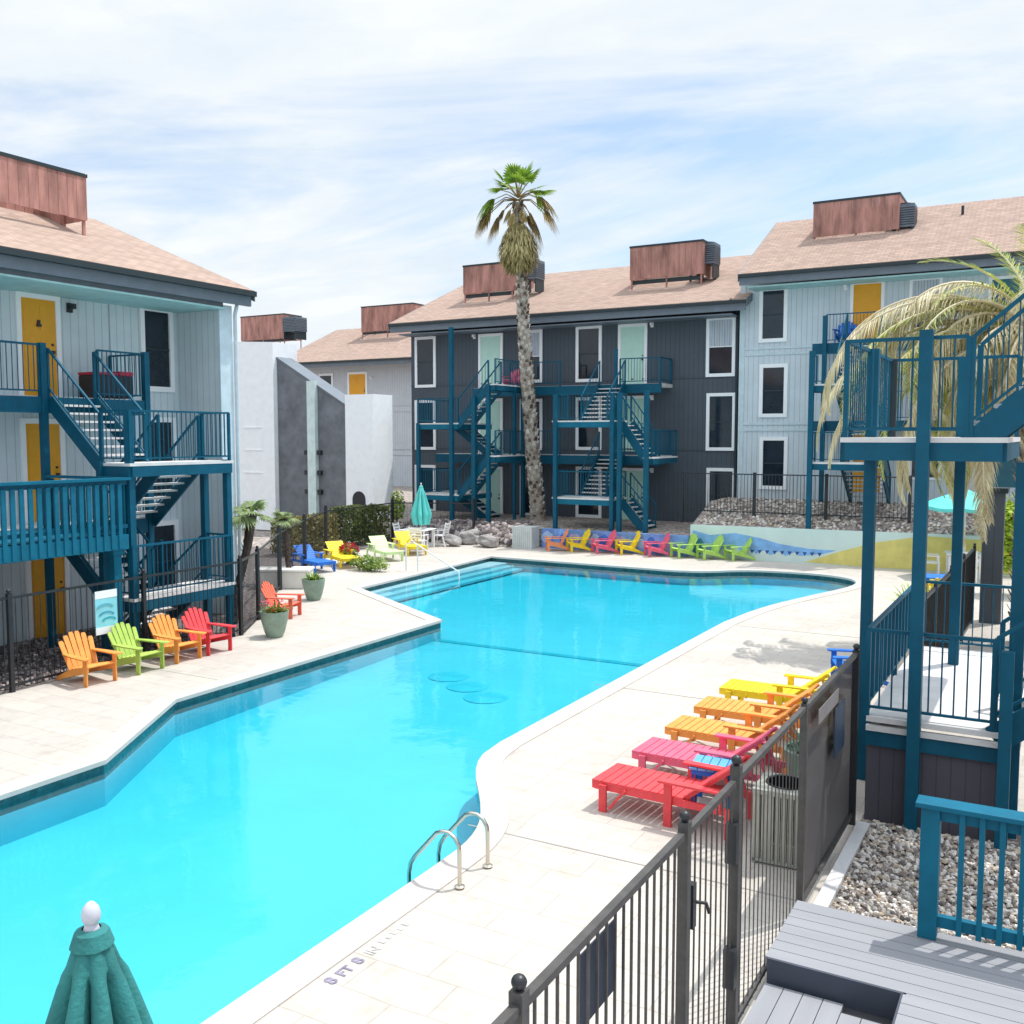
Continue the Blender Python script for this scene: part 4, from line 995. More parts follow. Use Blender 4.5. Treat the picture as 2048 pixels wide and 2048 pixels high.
x, z = PY(972, 752, YG-1); adir('pink', (PY(1026, 770, YG-.7)[0], YG-.7), -90, 'pink adirondack chair on the third storey gallery behind the palm', 'single adirondack chairs', z=GZ3)
x = PY(1690, 690, YE-.6)[0]; adir('blue', (x, YE-.65), -90, 'blue adirondack chair on the top gallery of the light blue block', 'single adirondack chairs', z=PY(1700, 690, YE)[1])
LG = {}
def make_lounger(c, label, back=50):
    """lies along +X: foot at -1, head at +1"""
    t = thing('sun_lounger', label, 'sun lounger'); m = pm(c)
    s = MB(); x = -1.0
    while x < .02: s.box(x, x+.088, -.33, .33, .325, .35); x += .10
    s.build('seat', m, t)
    f = MB(); f.box(-1.0, .72, -.33, -.302, .245, .324); f.box(-1.0, .72, .302, .33, .245, .324); f.box(-1.03, -1.001, -.33, .33, .25, .35); f.build('frame', m, t)
    b = MB(); a = R(back); u = Vector((math.cos(a), 0, math.sin(a))); p = Vector((.08, 0, .34))
    k = 0
    while k < 7:
        q = p+u*(.02+k*.100); b.bar(q+Vector((0, -.30, 0)), q+Vector((0, .30, 0)), .088, .022, up=(-math.sin(a), 0, math.cos(a))); k += 1
    for y in (-.27, .27): b.bar(p+Vector((0, y, -.025)), p+u*.70+Vector((0, y, -.025)), .03, .04)
    e = p+u*.55; b.bar(e+Vector((0, -.2, -.03)), (e.x+.12, -.2, .3), .03, .03); b.bar(e+Vector((0, .2, -.03)), (e.x+.12, .2, .3), .03, .03)
    b.build('backrest', m, t)
    for s_ in (-1, 1):
        for x in (-.88, -.08, .62):
            l = MB(); l.box(x-.045, x+.045, s_*.332, s_*.368, 0, .315 if x != -.08 else .495); l.build('leg', m, t)
        a_ = MB(); a_.box(-.18, .56, s_*.30, s_*.41, .496, .52); a_.box(.47, .53, s_*.332, s_*.362, .3, .495); a_.build('armrest', m, t)
        br = MB(); br.bar((-.80, s_*.35, .05), (-.60, s_*.35, .30), .025, .03); br.build('brace', m, t)
    return t
def lounger(c, x, y, rz, label, group, back=38):
    if c in LG: return dup(LG[c], (x, y, 0), rz, label, group=group)
    o = LG[c] = make_lounger(c, label, back); o.location = (x, y, 0); o.rotation_euler = (0, 0, rz); o['group'] = group; return o
g3 = 'slatted sun loungers along the right side of the pool'
for c, y, rz, lb in (('red', 10.30, R(-3), 'red slatted sun lounger nearest the camera on the right deck'), ('pink', 11.5, R(-2), 'pink red slatted sun lounger behind the blue side table'),
                     ('orange', 12.66, R(-2), 'orange slatted sun lounger beside the pink one'), ('orange', 13.86, R(0), 'orange slatted sun lounger next to the yellow one'),
                     ('yellow', 15.08, R(0), 'yellow slatted sun lounger farthest along the right deck')):
    lounger(c, -3.56, y, rz, lb, g3)
g4 = 'sun loungers by the hedge on the far left'
for c, a, b, lb in (('blue', (568, 1128), (655, 1146), 'blue sun lounger by the cream box on the far left deck'), ('yellow', (618, 1112), (706, 1138), 'yellow sun lounger between the blue and the pale green one'),
                    ('pale green', (712, 1102), (790, 1124), 'pale green sun lounger behind the red flowers'), ('yellow', (765, 1092), (838, 1112), 'yellow sun lounger nearest the white table')):
    p = Vector(G(*a)); q = Vector(G(*b)); d = (p-q); mid = (p+q)/2
    if c in LG and c == 'blue': pass
    o = lounger(c, q.x+d.normalized().x*1.05, q.y+d.normalized().y*1.05, math.atan2(d.y, d.x), lb, g4)
# blue side table
t = thing('side_table', 'small blue slatted side table between the red loungers', 'side table', (-3.42, 10.86, 0), R(8))
m = MB()
for k in range(5): m.box(-.25+k*.10, -.16+k*.10, -.25, .25, .46, .485)
m.build('top', pm('light blue'), t)
for sy in (-1, 1): m = MB(); m.box(-.23, .23, sy*.21, sy*.235, .40, .459); m.build('apron', pm('blue'), t)
for sx in (-1, 1):
    for sy in (-1, 1): m = MB(); m.box(sx*.2-.03, sx*.2+.03, sy*.18-.02, sy*.18+.02, 0, .459); m.build('leg', pm('blue'), t)
# ---- trash bin
t = thing('trash_bin', 'square slatted metal trash bin with a black liner inside the gate', 'trash bin', (-2.33, 9.80, 0), R(2))
t.scale = (.86, .86, .80)
slatm = mat('galvanised_slats', (.36, .36, .31), rough=.5, metal=.3, var=.25, scale=5, stretch=(3, 3, .4))
m = MB(); w_ = .30; n = 8
for k in range(n):
    a = -w_+2*w_*k/n+.006; b = -w_+2*w_*(k+1)/n-.006
    m.box(a, b, -w_-.012, -w_, .07, .93); m.box(a, b, w_, w_+.012, .07, .93); m.box(-w_-.012, -w_, a, b, .07, .93); m.box(w_, w_+.012, a, b, .07, .93)
m.build('side_slats', slatm, t)
m = MB()
for sx in (-1, 1):
    for sy in (-1, 1): m.box(sx*w_-.02, sx*w_+.02, sy*w_-.02, sy*w_+.02, 0, .96)
m.box(-w_-.02, w_+.02, -w_-.02, -w_+.02, .03, .069); m.box(-w_-.02, w_+.02, w_-.02, w_+.02, .03, .069); m.box(-w_-.02, -w_+.02, -w_+.021, w_-.021, .03, .069); m.box(w_-.02, w_+.02, -w_+.021, w_-.021, .03, .069)
m.build('frame', slatm, t)
m = MB(); N_ = 24; o = 0
for r, z in ((.20, .55), (.215, .99), (.235, 1.0), (.25, .97)):
    for k in range(N_): a = 2*math.pi*k/N_; m.v.append((r*math.cos(a), r*math.sin(a), z))
for i in range(3):
    for k in range(N_): m.f.append((i*N_+k, i*N_+(k+1) % N_, (i+1)*N_+(k+1) % N_, (i+1)*N_+k))
m.f.append(tuple(reversed(range(N_)))); m.build('liner', mat('black_bag', (.012, .012, .014), rough=.35), t, smooth=True)
m = MB(); sq = []
for k in range(N_):
    a = 2*math.pi*k/N_; c_, s_ = math.cos(a), math.sin(a); q = (w_+.03)/max(abs(c_), abs(s_)); sq.append((q*c_, q*s_))
for k in range(N_):
    a = 2*math.pi*k/N_; m.v.append((.238*math.cos(a), .238*math.sin(a), .978))
for x, y in sq: m.v.append((x, y, .962))
for x, y in sq: m.v.append((x, y, .90))
for k in range(N_):
    j = (k+1) % N_; m.f.append((k, j, N_+j, N_+k)); m.f.append((N_+k, N_+j, 2*N_+j, 2*N_+k))
m.build('lid', slatm, t)
# ---- pool rails
def prail(y, label):
    m = MB(); r = .30; pts = [(-4.86, y, .014), (-4.86, y, .36), (-4.87, y, .42), (-4.91, y, .48), (-4.98, y, .52), (-5.05, y, .52), (-5.12, y, .49), (-5.38, y, .20), (-5.43, y, .12), (-5.45, y, .02), (-5.45, y, -.6)]
    t = thing('pool_handrail', label, 'handrail', (-4.86, y, 0), 0, 'curved steel pool handrails')
    m.tube(pts, .021, 10); m.build('rail', steel, t, world=True, smooth=True)
    c = MB(); c.lathe([(.05, .014), (.05, .024), (.03, .034)], -4.86, y, 14); c.build('escutcheon', steel, t, world=True, smooth=True)
prail(7.58, 'curved steel pool handrail, the nearer of the pair on the right edge'); prail(8.10, 'curved steel pool handrail, the farther of the pair on the right edge')
t = thing('pool_handrail', 'white sloping handrail at the entry steps on the far left of the pool', 'handrail', (-17.6, 25.6, 0))
m = MB(); m.tube([(-18.2, 25.3, 0), (-18.2, 25.3, .85), (-17.9, 25.3, .93), (-16.2, 25.3, .10), (-16.15, 25.3, -.7)], .024, 8); m.tube([(-17.75, 25.3, 0), (-17.75, 25.3, .84)], .022, 8); m.build('rail', mat('pale_rail', (.72, .74, .74), rough=.3), t, world=True, smooth=True)
# ---- deck lettering
lm = mat('faded_lettering', (.22, .20, .27), rough=.9, var=.5, scale=14); lm2 = mat('worn_lettering', (.44, .42, .42), rough=.9, var=.35, scale=14)
def text(body, x, y, size, m, name='lettering'):
    c = bpy.data.curves.new(name, 'FONT'); c.body = body; c.size = size; c.extrude = .001; c.offset = .004
    o = bpy.data.objects.new(name, c); C.objects.link(o)
    bpy.context.view_layer.update()
    dg = bpy.context.evaluated_depsgraph_get(); me = bpy.data.meshes.new_from_object(o.evaluated_get(dg)); bpy.data.objects.remove(o)
    for v in me.vertices: v.co = Vector((-v.co.y, v.co.x, v.co.z))
    me.materials.clear(); me.materials.append(m)
    n = bpy.data.objects.new(name, me); C.objects.link(n); n.location = (x, y, .004); return n
o = thing('deck_marking', 'faded depth lettering painted on the right pool deck', 'marking', (-4.84, 5.70, 0))
for body, dy, m_, sz in (('8', 0, lm, .155), ('FT', .13, lm, .14), ('8', .34, lm, .155), ('IN', .50, lm2, .13)):
    q = text(body, 0, 0, sz, m_); q.parent = o; q.location = (0, dy, .004)
for k in range(5):
    m = MB(); m.box(-.10+.02*(k % 2), -.03, .70+k*.085, .735+k*.085, .003, .005); m.build('worn_mark', lm2, o)
# ---- parasols
pt = mat('teal_fabric', (.025, .185, .18), rough=.85, var=.22, scale=7, bump=.35, bscale=55); ptl = mat('turquoise_fabric', (.12, .60, .56), rough=.8, var=.08, scale=4)
def closed_parasol(label, x, y, top, R0, ln, m, n=16):
    t = thing('parasol', label, 'parasol', (x, y, 0)); sc_ = R0/.33
    q = MB(); q.tube([(0, 0, 0), (0, 0, top-.05)], .022, 10); q.build('pole', whitem, t, smooth=True)
    q = MB(); q.lathe([(.022, top-.04), (.032, top-.02), (.027, top-.005), (.023, top+.008), (.033, top+.022), (.036, top+.045), (.030, top+.07), (.016, top+.088), (.005, top+.095)], 0, 0, 16); q.build('finial', mat('grey_finial', (.55, .56, .62), rough=.5), t, smooth=True)
    q = MB(); K = 8; M = 96; rows = 26
    for i in range(rows+1):
        f = i/rows; z = top-.02-f*ln
        base = .045+(R0-.045)*min(1, f*1.35)**.85
        if f > .75: base = R0*(1-.25*(f-.75)/.25)
        for k in range(M):
            a = 2*math.pi*k/M; fold = abs(math.sin(K/2*a+.35*math.sin(3*f)))
            fin = fold**.6; rr = base*(.42+.74*fin)
            if f < .12: rr = base*(.85+.2*fin)
            q.v.append((rr*math.cos(a+.15*f), rr*math.sin(a+.15*f), z-.05*fin*f))
    for i in range(rows):
        for k in range(M): q.f.append((i*M+k, (i+1)*M+k, (i+1)*M+(k+1) % M, i*M+(k+1) % M))
    q.f.append(tuple(range(M))); q.build('canopy', m, t, smooth=True)
    q = MB(); nn = 24
    for (r, z) in ((.035, top-.008), (.062, top-.02), (.080, top-.075)):
        for k in range(nn): a = 2*math.pi*k/nn; w2 = 1+.06*math.sin(8*a)*(1 if r > .09 else .4); q.v.append((r*w2*math.cos(a), r*w2*math.sin(a), z))
    for i in range(2):
        for k in range(nn): q.f.append((i*nn+k, i*nn+(k+1) % nn, (i+1)*nn+(k+1) % nn, (i+1)*nn+k))
    q.build('vent_cap', m, t, smooth=True)
    return t
x, y = G(181, 1800, 2.54); tb = closed_parasol('folded dark teal parasol with a white finial at the bottom left', x, y, 2.44, .30, 1.15, pt)
xs, ys = G(843, 1096); closed_parasol('small folded turquoise parasol over the white table by the charcoal block', xs, ys, 2.42, .36, 1.45, ptl)
m = MB(); 
m.lathe([(.28, 0), (.28, .05), (.08, .10), (.04, .25)], 0, 0, 20); m.build('base', whitem, tb, smooth=True)
x, y = G(1932, 975, 2.5); y -= 5.0; x = PY(1932, 975, y)[0]; tz = PY(1932, 978, y)[1]
t = thing('parasol', 'open turquoise parasol seen through the right staircase', 'parasol', (x, y, 0))
q = MB(); q.tube([(0, 0, 0), (0, 0, tz)], .024, 10); q.build('pole', whitem, t, smooth=True)
q = MB(); q.lathe([(.03, tz), (.04, tz+.05), (.01, tz+.1)], 0, 0, 10); q.build('finial', whitem, t, smooth=True)
q = MB(); rad = 1.30
q.v.append((0, 0, tz)); K = 8; seg = 4
for i in (1, 2, 3):
    r = rad*i/3
    for k in range(K*seg):
        a = 2*math.pi*k/(K*seg); w2 = math.cos(math.pi/K)/math.cos((a % (2*math.pi/K))-math.pi/K); q.v.append((r*w2*math.cos(a), r*w2*math.sin(a), tz-.50*(i/3)**1.1-.02*math.sin(math.pi*((k % seg)/seg))*i))
n = K*seg
for k in range(n): q.f.append((0, 1+k, 1+(k+1) % n))
for i in range(2):
    for k in range(n): q.f.append((1+i*n+k, 1+(i+1)*n+k, 1+(i+1)*n+(k+1) % n, 1+i*n+(k+1) % n))
for k in range(n): a0 = 1+2*n+k; a1 = 1+2*n+(k+1) % n; v0 = q.v[a0]; v1 = q.v[a1]; q.add([v0, v1, (v1[0], v1[1], v1[2]-.1), (v0[0], v0[1], v0[2]-.1)], [(0, 1, 2, 3)])
q.build('canopy', ptl, t)
PARX, PARY = x, y
# ---- tables and chairs, white
def table(label, x, y, s=.45, h=.74, c=None, group='patio tables'):
    m_ = c or whitem; t = thing('patio_table', label, 'table', (x, y, 0), R(10), group)
    q = MB(); q.box(-s, s, -s, s, h-.03, h); q.build('top', m_, t, bevel=.01)
    for sx in (-1, 1):
        for sy in (-1, 1): q = MB(); q.box(sx*(s-.08)-.03, sx*(s-.08)+.03, sy*(s-.08)-.03, sy*(s-.08)+.03, 0, h-.031); q.build('leg', m_, t)
def pchair(label, x, y, ang, c=None, group='white patio chairs'):
    m_ = c or whitem; t = thing('patio_chair', label, 'chair', (x, y, 0), R(ang-90), group)
    q = MB(); q.box(-.24, .24, -.22, .24, .41, .44); q.build('seat', m_, t)
    q = MB()
    for k in range(4): q.bar((-.24, -.25-.03*k, .54+.11*k), (.24, -.25-.03*k, .54+.11*k), .07, .02, up=(0, 1, .2))
    q.bar((-.23, -.22, .4), (-.23, -.36, .95), .03, .04); q.bar((.23, -.22, .4), (.23, -.36, .95), .03, .04); q.build('backrest', m_, t)
    for sx in (-1, 1):
        q = MB(); q.box(sx*.27-.03, sx*.27+.03, -.26, .24, .63, .655); q.box(sx*.27-.018, sx*.27+.018, .19, .225, .44, .629); q.build('armrest', m_, t)
        q = MB(); q.box(sx*.24-.025, sx*.24+.025, .20, .24, 0, .409); q.build('leg', m_, t)
        q = MB(); q.bar((sx*.24, -.22, .41), (sx*.24, -.32, 0), .04, .04); q.build('leg', m_, t)
table('white table under the small folded turquoise parasol', xs-.1, ys-.1, .55)
pchair('white patio chair left of the table under the folded parasol', *G(808, 1094), 10)
pchair('white patio chair right of the table, tilted towards the rocks', *G(880, 1092), 190)
pchair('white patio chair in front of the table under the folded parasol', *G(838, 1104), 100)
table('white table under the open turquoise parasol', PARX, PARY, .5)
pchair('white patio chair left of the table under the open parasol', PARX-.9, PARY-.2, 10)
pchair('white patio chair in front of the table under the open parasol', PARX+.2, PARY-.95, 95)
bx_, by_ = G(1880, 1152, .7); table('blue table behind the right staircase', bx_, by_, .38, .7, pm('blue'))
adir('yellow', (bx_+.1, by_-1.0), 95, 'yellow adirondack chair at the blue table behind the right staircase', 'single adirondack chairs')
# ---- grey utility cabinet by the painted wall
t = thing('utility_cabinet', 'light grey ribbed cabinet at the left end of the painted wall', 'cabinet', (-17.95, 32.85, 0))
m = MB(); m.box(-.42, .42, -.35, .30, 0, .80); m.build('body', mat('cabinet_grey', (.58, .62, .61), rough=.5), t, bevel=.01)
m = MB()
for k in range(9): m.box(-.36+k*.085, -.33+k*.085, -.362, -.351, .05, .74)
for k in range(7): m.box(.421, .432, -.28+k*.085, -.25+k*.085, .05, .74)
m.build('ribs', mat('cabinet_ribs', (.45, .49, .49), rough=.5), t)
m = MB(); m.box(-.44, .44, -.37, .32, .801, .83); m.build('lid', mat('cabinet_grey', (.58, .62, .61)), t)
# cream storage box and pots
x, y = G(566, 1178); t = thing('storage_box', 'cream storage box on the deck between the flower pots and the blue lounger', 'storage box', (x-.2, y+.3, 0), R(28))
m = MB(); m.box(-.75, .75, -.35, .35, 0, .48); m.build('body', mat('cream_box', (.72, .68, .62), rough=.7, var=.08), t, bevel=.02)
m = MB(); m.box(-.78, .78, -.38, .38, .481, .55); m.build('lid', mat('cream_lid', (.76, .74, .70), rough=.7, var=.08), t, bevel=.02)
potm = mat('sage_glaze', (.22, .31, .24), rough=.35, var=.2, scale=5); soil = mat('soil', (.04, .03, .022), rough=.95, var=.3)
def leaf(m, p, d, ln, w, bend=.3, seg=4, up=Vector((0, 0, 1))):
    """strap leaf from p along d, drooping"""
    p = Vector(p); d = Vector(d).normalized(); sd = d.cross(up)
    if sd.length < .05: sd = Vector((1, 0, 0))
    sd.normalize(); o = len(m.v)
    for i in range(seg+1):
        f = i/seg; ww = w*(1-f)**.7*(.5+.5*min(1, f*4)); q = p+d*ln*f+Vector((0, 0, -bend*ln*f*f))
        m.v.append(tuple(q-sd*ww/2)); m.v.append(tuple(q+sd*ww/2))
    for i in range(seg): m.f.append((o+2*i, o+2*i+1, o+2*i+3, o+2*i+2))
lf_green = leafmat('bright_leaf', (.07, .17, .02), (.34, .44, .08)); lf_agave = leafmat('agave_leaf', (.12, .22, .14), (.34, .46, .30)); lf_lime = leafmat('lime_leaf', (.16, .32, .01), (.55, .66, .05))
redf = mat('red_petals', (.55, .03, .06), rough=.6, var=.3, scale=9)
def pot(label, x, y, s, n, ln, lm_, flowers=False, group='glazed flower pots'):
    t = thing('flower_pot', label, 'flower pot', (x, y, 0), 0, group)
    q = MB(); q.lathe([(.17*s, 0), (.22*s, .12*s), (.28*s, .36*s), (.30*s, .52*s), (.31*s, .56*s), (.27*s, .56*s), (.26*s, .50*s)], n=24); q.build('pot', potm, t, smooth=True)
    q = MB(); q.lathe([(.262*s, .48*s), (.02, .53*s)], n=16); q.build('soil', soil, t)
    q = MB()
    for k in range(n):
        a = random.uniform(0, 6.28); e = random.uniform(.5, 1.4); r = random.uniform(0, .14*s)
        leaf(q, (r*math.cos(a), r*math.sin(a), .5*s), (math.cos(a)*math.cos(e), math.sin(a)*math.cos(e), math.sin(e)), ln*random.uniform(.6, 1.1), .07*s, .35)
    q.build('plant', lm_, t)
    if flowers:
        q = MB()
        for k in range(46):
            a = random.uniform(0, 6.28); r = random.uniform(.05, .3)*s; z = .55*s+random.uniform(0, .22); c = Vector((r*math.cos(a), r*math.sin(a), z))
            for j in range(3): b = random.uniform(0, 6.28); e = random.uniform(-.3, 1); d = Vector((math.cos(b)*math.cos(e), math.sin(b)*math.cos(e), math.sin(e)))*.05; pp = d.cross(Vector((.3, .2, 1))).normalized()*.03; q.add([c-pp, c+d, c+pp], [(0, 1, 2)])
        q.build('flowers', redf, t)
pot('sage green pot with red flowers beside the coral chair', -14.62, 15.50, 1.0, 60, .42, lf_green, True)
pot('sage green pot with spiky leaves farther along the left deck', -17.05, 19.55, 1.0, 50, .45, lf_green)
pot('large pot with grey green agave leaves between the loungers and the bin', -2.45, 11.55, 1.1, 46, .5, lf_agave)
pot('pot with bright green strap leaves behind the right staircase', -2.75, 22.6, 1.15, 40, .9, lf_lime)
pot('low pot with yellow green leaves near the blue table', -1.15, 17.2, .8, 40, .32, lf_lime)
# flowering ground plants by the loungers
def bush(name, label, cat, x, y, z, rx, ry, rz_, n, s, m_, flowers=0, group=None, ang=0):
    t = thing(name, label, cat, (x, y, z), ang, group); q = MB()
    for _ in range(n):
        while True:
            a = Vector((random.uniform(-1, 1), random.uniform(-1, 1), random.uniform(-1, 1)))
            if .35 < a.length < 1: break
        f = 1+.25*noise.noise(a*2.3+Vector((x, y, 0)))
        c = Vector((a.x*rx*f, a.y*ry*f, rz_+a.z*rz_*f)); nrm = (a+Vector((random.uniform(-.7, .7), random.uniform(-.7, .7), random.uniform(-.2, .9)))).normalized()
        u = nrm.cross(Vector((.3, .5, .8))).normalized(); v = nrm.cross(u); ss = s*random.uniform(.6, 1.3)
        q.add([c-u*ss*.5, c+v*ss*.35+u*ss*.1, c+u*ss*.6, c-v*ss*.35+u*ss*.1], [(0, 1, 2, 3)])
    q.build('foliage', m_, t)
    st = MB()
    for k in range(6): a = k*1.05; st.tube([(.01*math.cos(a), .01*math.sin(a), -.02), (rx*.3*math.cos(a), ry*.3*math.sin(a), rz_*.7), (rx*.6*math.cos(a), ry*.6*math.sin(a), rz_*1.4)], [.02, .014, .006], 5)
    st.build('stem', mat('bark_brown', (.12, .08, .05), rough=.9, var=.3, scale=9), t)
    if flowers:
        fq = MB()
        for _ in range(flowers):
            a = Vector((random.uniform(-1, 1), random.uniform(-1, 1), random.uniform(.1, 1))).normalized(); c = Vector((a.x*rx, a.y*ry, rz_+a.z*rz_)); d = Vector((random.uniform(-1, 1), random.uniform(-1, 1), random.uniform(-.2, 1))).normalized()*s; p = d.cross(Vector((.2, .9, .3))).normalized()*s*.5
            fq.add([c-p, c+d, c+p], [(0, 1, 2)])
        fq.build('flowers', redf, t)
    return t
x, y = G(698, 1128); bush('flower_bush', 'low bush with red flowers between the yellow and pale green loungers', 'bush', x, y, 0, .35, .3, .35, 500, .09, lf_green, 120)
x, y = G(738, 1142); bush('flower_bush', 'low yellow green bush in front of the pale green lounger', 'bush', x, y, 0, .75, .35, .25, 800, .09, lf_green, 0)
hedgem = leafmat('hedge_leaf', (.10, .09, .03), (.36, .32, .12), 1.2); hedge2 = leafmat('hedge_leaf_green', (.05, .08, .02), (.22, .26, .08), 1.2)
def hedge(label, a, b, w_, h, n, m_, z0=0):
    a = Vector(a); b = Vector(b); d = b-a; ang = math.atan2(d.y, d.x); mid = (a+b)/2
    t = thing('hedge', label, 'hedge', (mid.x, mid.y, z0), ang); q = MB(); Lh = d.length/2
    for _ in range(n):
        # mostly near the faces of a clipped box
        x = random.uniform(-Lh, Lh); y = random.uniform(-w_, w_); z = random.uniform(.05, h)
        k = random.random()
        if k < .45: y = math.copysign(w_*random.uniform(.8, 1.05), y)
        elif k < .8: z = h*random.uniform(.88, 1.04)+.10*noise.noise(Vector((x*1.3, y*2, 1)))
        c = Vector((x, y, z)); nrm = Vector((random.uniform(-1, 1), random.uniform(-1, 1), random.uniform(-.4, 1))).normalized(); u = nrm.cross(Vector((.3, .5, .8))).normalized(); v = nrm.cross(u); s = random.uniform(.06, .13)
        q.add([c-u*s*.5, c+v*s*.4, c+u*s*.6, c-v*s*.4], [(0, 1, 2, 3)])
    q.build('foliage', m_, t)
    x = -Lh+.3
    while x < Lh: q = MB(); q.tube([(x, 0, 0), (x+.05, .03, h*.6)], [.03, .015], 5); x += .6; q.build('stem', mat('bark_brown', (.12, .08, .05)), t)
hedge('clipped tan and olive hedge under the slanted grey wall', (-24.3, 26.2), (-25.0, 29.6), .45, 1.25, 9000, hedgem)
hedge('darker green end of the hedge behind the yellow lounger', (-24.9, 30.0), (-24.3, 32.2), .5, 1.45, 7000, hedge2)
x, y = G(780, 1045, .8); bush('shrub', 'small yellowish shrub rising above the end of the hedge', 'shrub', -24.1, 32.9, .8, .35, .3, .65, 500, .12, lf_green)
# rocks between the white table and the cabinet
rk = mat('grey_rock', (.33, .31, .30), rough=.9, var=.4, scale=3, bump=.5, bscale=8)
for k, (u, v, s, lb) in enumerate([(905, 1082, .5, 'grey boulder beside the white patio chair'), (940, 1078, .75, 'largest flat grey boulder left of the cabinet'), (975, 1084, .6, 'pale slab of rock leaning next to the cabinet'), (1000, 1072, .5, 'small rock right behind the cabinet'), (925, 1062, .6, 'rock on the slope under the stair tower')]):
    x, y = G(u, v, .2); m = MB(); bm = bmesh.new(); bmesh.ops.create_icosphere(bm, subdivisions=3, radius=1)
    for q in bm.verts:
        f = 1+.35*noise.noise(q.co*1.3+Vector((k*7, 0, 0)))+.12*noise.noise(q.co*4+Vector((k, 3, 0))); q.co = Vector((q.co.x*s*f*.8, q.co.y*s*f*.6, q.co.z*s*f*.42))
        q.co.x += q.co.z*.4*(1 if k % 2 else -1)
    bm.verts.index_update()
    m.add([tuple(q.co+Vector((x, y, .25))) for q in bm.verts], [tuple(q.index for q in f.verts) for f in bm.faces]); bm.free()
    m.build('boulder', rk, label=lb, cat='boulder', group='rocks by the cabinet')
mb = stones(900, -24, -18.4, 32.6, 34.6, .0, .06, .16); mb.v = [(x, y, z+max(0, min(.75, (y-32.4)*.6))) for x, y, z in mb.v]; mb.build('bank_stones', sm2, label='loose grey stones on the slope left of the cabinet', cat='stones', kind='stuff')
m = MB(); m.prism([(32.5, -.02), (33.5, .70), (33.5, -.1)], 'x', -25, -18.4); struct(m, 'slope', earth)
# ------------------------------------------------------------------ palms
def fan_frond(q, p, d, stem, rad, n=18, spread=2.5, droop=.35, w=None, st=None):
    """palmate frond: petiole then a fan of folded blades"""
    p = Vector(p); d = Vector(d).normalized(); up = Vector((0, 0, 1)); mid = p+d*stem*.5+Vector((0, 0, .03*stem)); c = p+d*stem-Vector((0, 0, droop*stem*.35))
    (st or q).tube([p, mid, c], [.03, .022, .015], 4)
    dd = (c-mid).normalized(); sd = dd.cross(up)
    if sd.length < .05: sd = Vector((1, 0, 0))
    sd.normalize(); nr = sd.cross(dd).normalized()
    for k in range(n):
        a = -spread/2+spread*k/(n-1); ln = rad*(1-.32*(abs(a)/(spread/2))**2)*random.uniform(.9, 1.05)
        b = (dd*math.cos(a)+sd*math.sin(a)).normalized(); side = nr.cross(b).normalized(); ww = (w or rad*.085)
        o = len(q.v)
        for f, g in ((0, .25), (.35, .9), (.65, .8), (.85, .4), (1, .03)):
            x = c+b*ln*f+Vector((0, 0, -droop*ln*(max(0, f-.3))**1.6*1.3))+nr*(.06*math.cos(a)*f*ln)
            q.v.append(tuple(x-side*ww*g)); q.v.append(tuple(x+side*ww*g))
        for i in range(4): q.f.append((o+2*i, o+2*i+1, o+2*i+3, o+2*i+2))
pg = leafmat('palm_green', (.07, .19, .015), (.34, .50, .06), .8); pb = leafmat('palm_brown', (.20, .12, .035), (.42, .34, .13), 1.2); thatch = leafmat('thatch', (.26, .21, .08), (.66, .58, .28), 2.5)
bark = mat('palm_bark', (.30, .26, .22), rough=.95, var=.45, scale=7, bump=.6, bscale=14)
bx, by = G(1076, 1042, .78); yt = by
def tp(u, v): x_, z_ = PY(u, v, yt); return Vector((x_, yt, z_))
path = [Vector((bx, by, .6)), tp(1074, 1010), tp(1066, 920), tp(1060, 840), tp(1054, 760), tp(1048, 680), tp(1045, 610), tp(1044, 560), tp(1041, 490), tp(1036, 440), tp(1036, 405)]
t = thing('palm_tree', 'tall fan palm with a shaggy skirt in front of the charcoal block', 'palm tree', (bx, by, .6))
q = MB(); q.tube(path, [.34, .30, .29, .27, .27, .25, .24, .23, .20, .17, .14], 14); q.build('trunk', bark, t, world=True, smooth=True)
q = MB()
# persistent leaf bases spiralling up the trunk
cum = [0]
for a, b in zip(path[:-1], path[1:]): cum.append(cum[-1]+(b-a).length)
def on(s):
    for i in range(len(path)-1):
        if s <= cum[i+1]: f = (s-cum[i])/(cum[i+1]-cum[i]); return path[i].lerp(path[i+1], f)
    return path[-1]
s_ = .25; k = 0
while s_ < cum[-1]-.1:
    c = on(s_); rad = .29-.10*s_/cum[-1]; a = k*2.4; d = Vector((math.cos(a), math.sin(a), 0)); sd = Vector((-d.y, d.x, 0)); w2 = .085*random.uniform(.8, 1.2); h2 = random.uniform(.16, .26)
    if random.random() > .06:
        base = c+d*(rad-.02)
        q.add([base-sd*w2, base+sd*w2, base+sd*w2*.5+Vector((0, 0, h2))+d*.09, base-sd*w2*.5+Vector((0, 0, h2))+d*.09, base-sd*w2*.4+Vector((0, 0, h2*.9))+d*.01, base+sd*w2*.4+Vector((0, 0, h2*.9))+d*.01],
              [(0, 1, 2, 3), (3, 2, 5, 4), (0, 3, 4), (1, 5, 2)])
    s_ += .028; k += 1
q.build('leaf_bases', stonemat('boot_bark', [(.50, .45, .39), (.14, .10, .07), (.66, .61, .55), (.24, .18, .13), (.07, .05, .04), (.58, .53, .46)]), t, world=True)
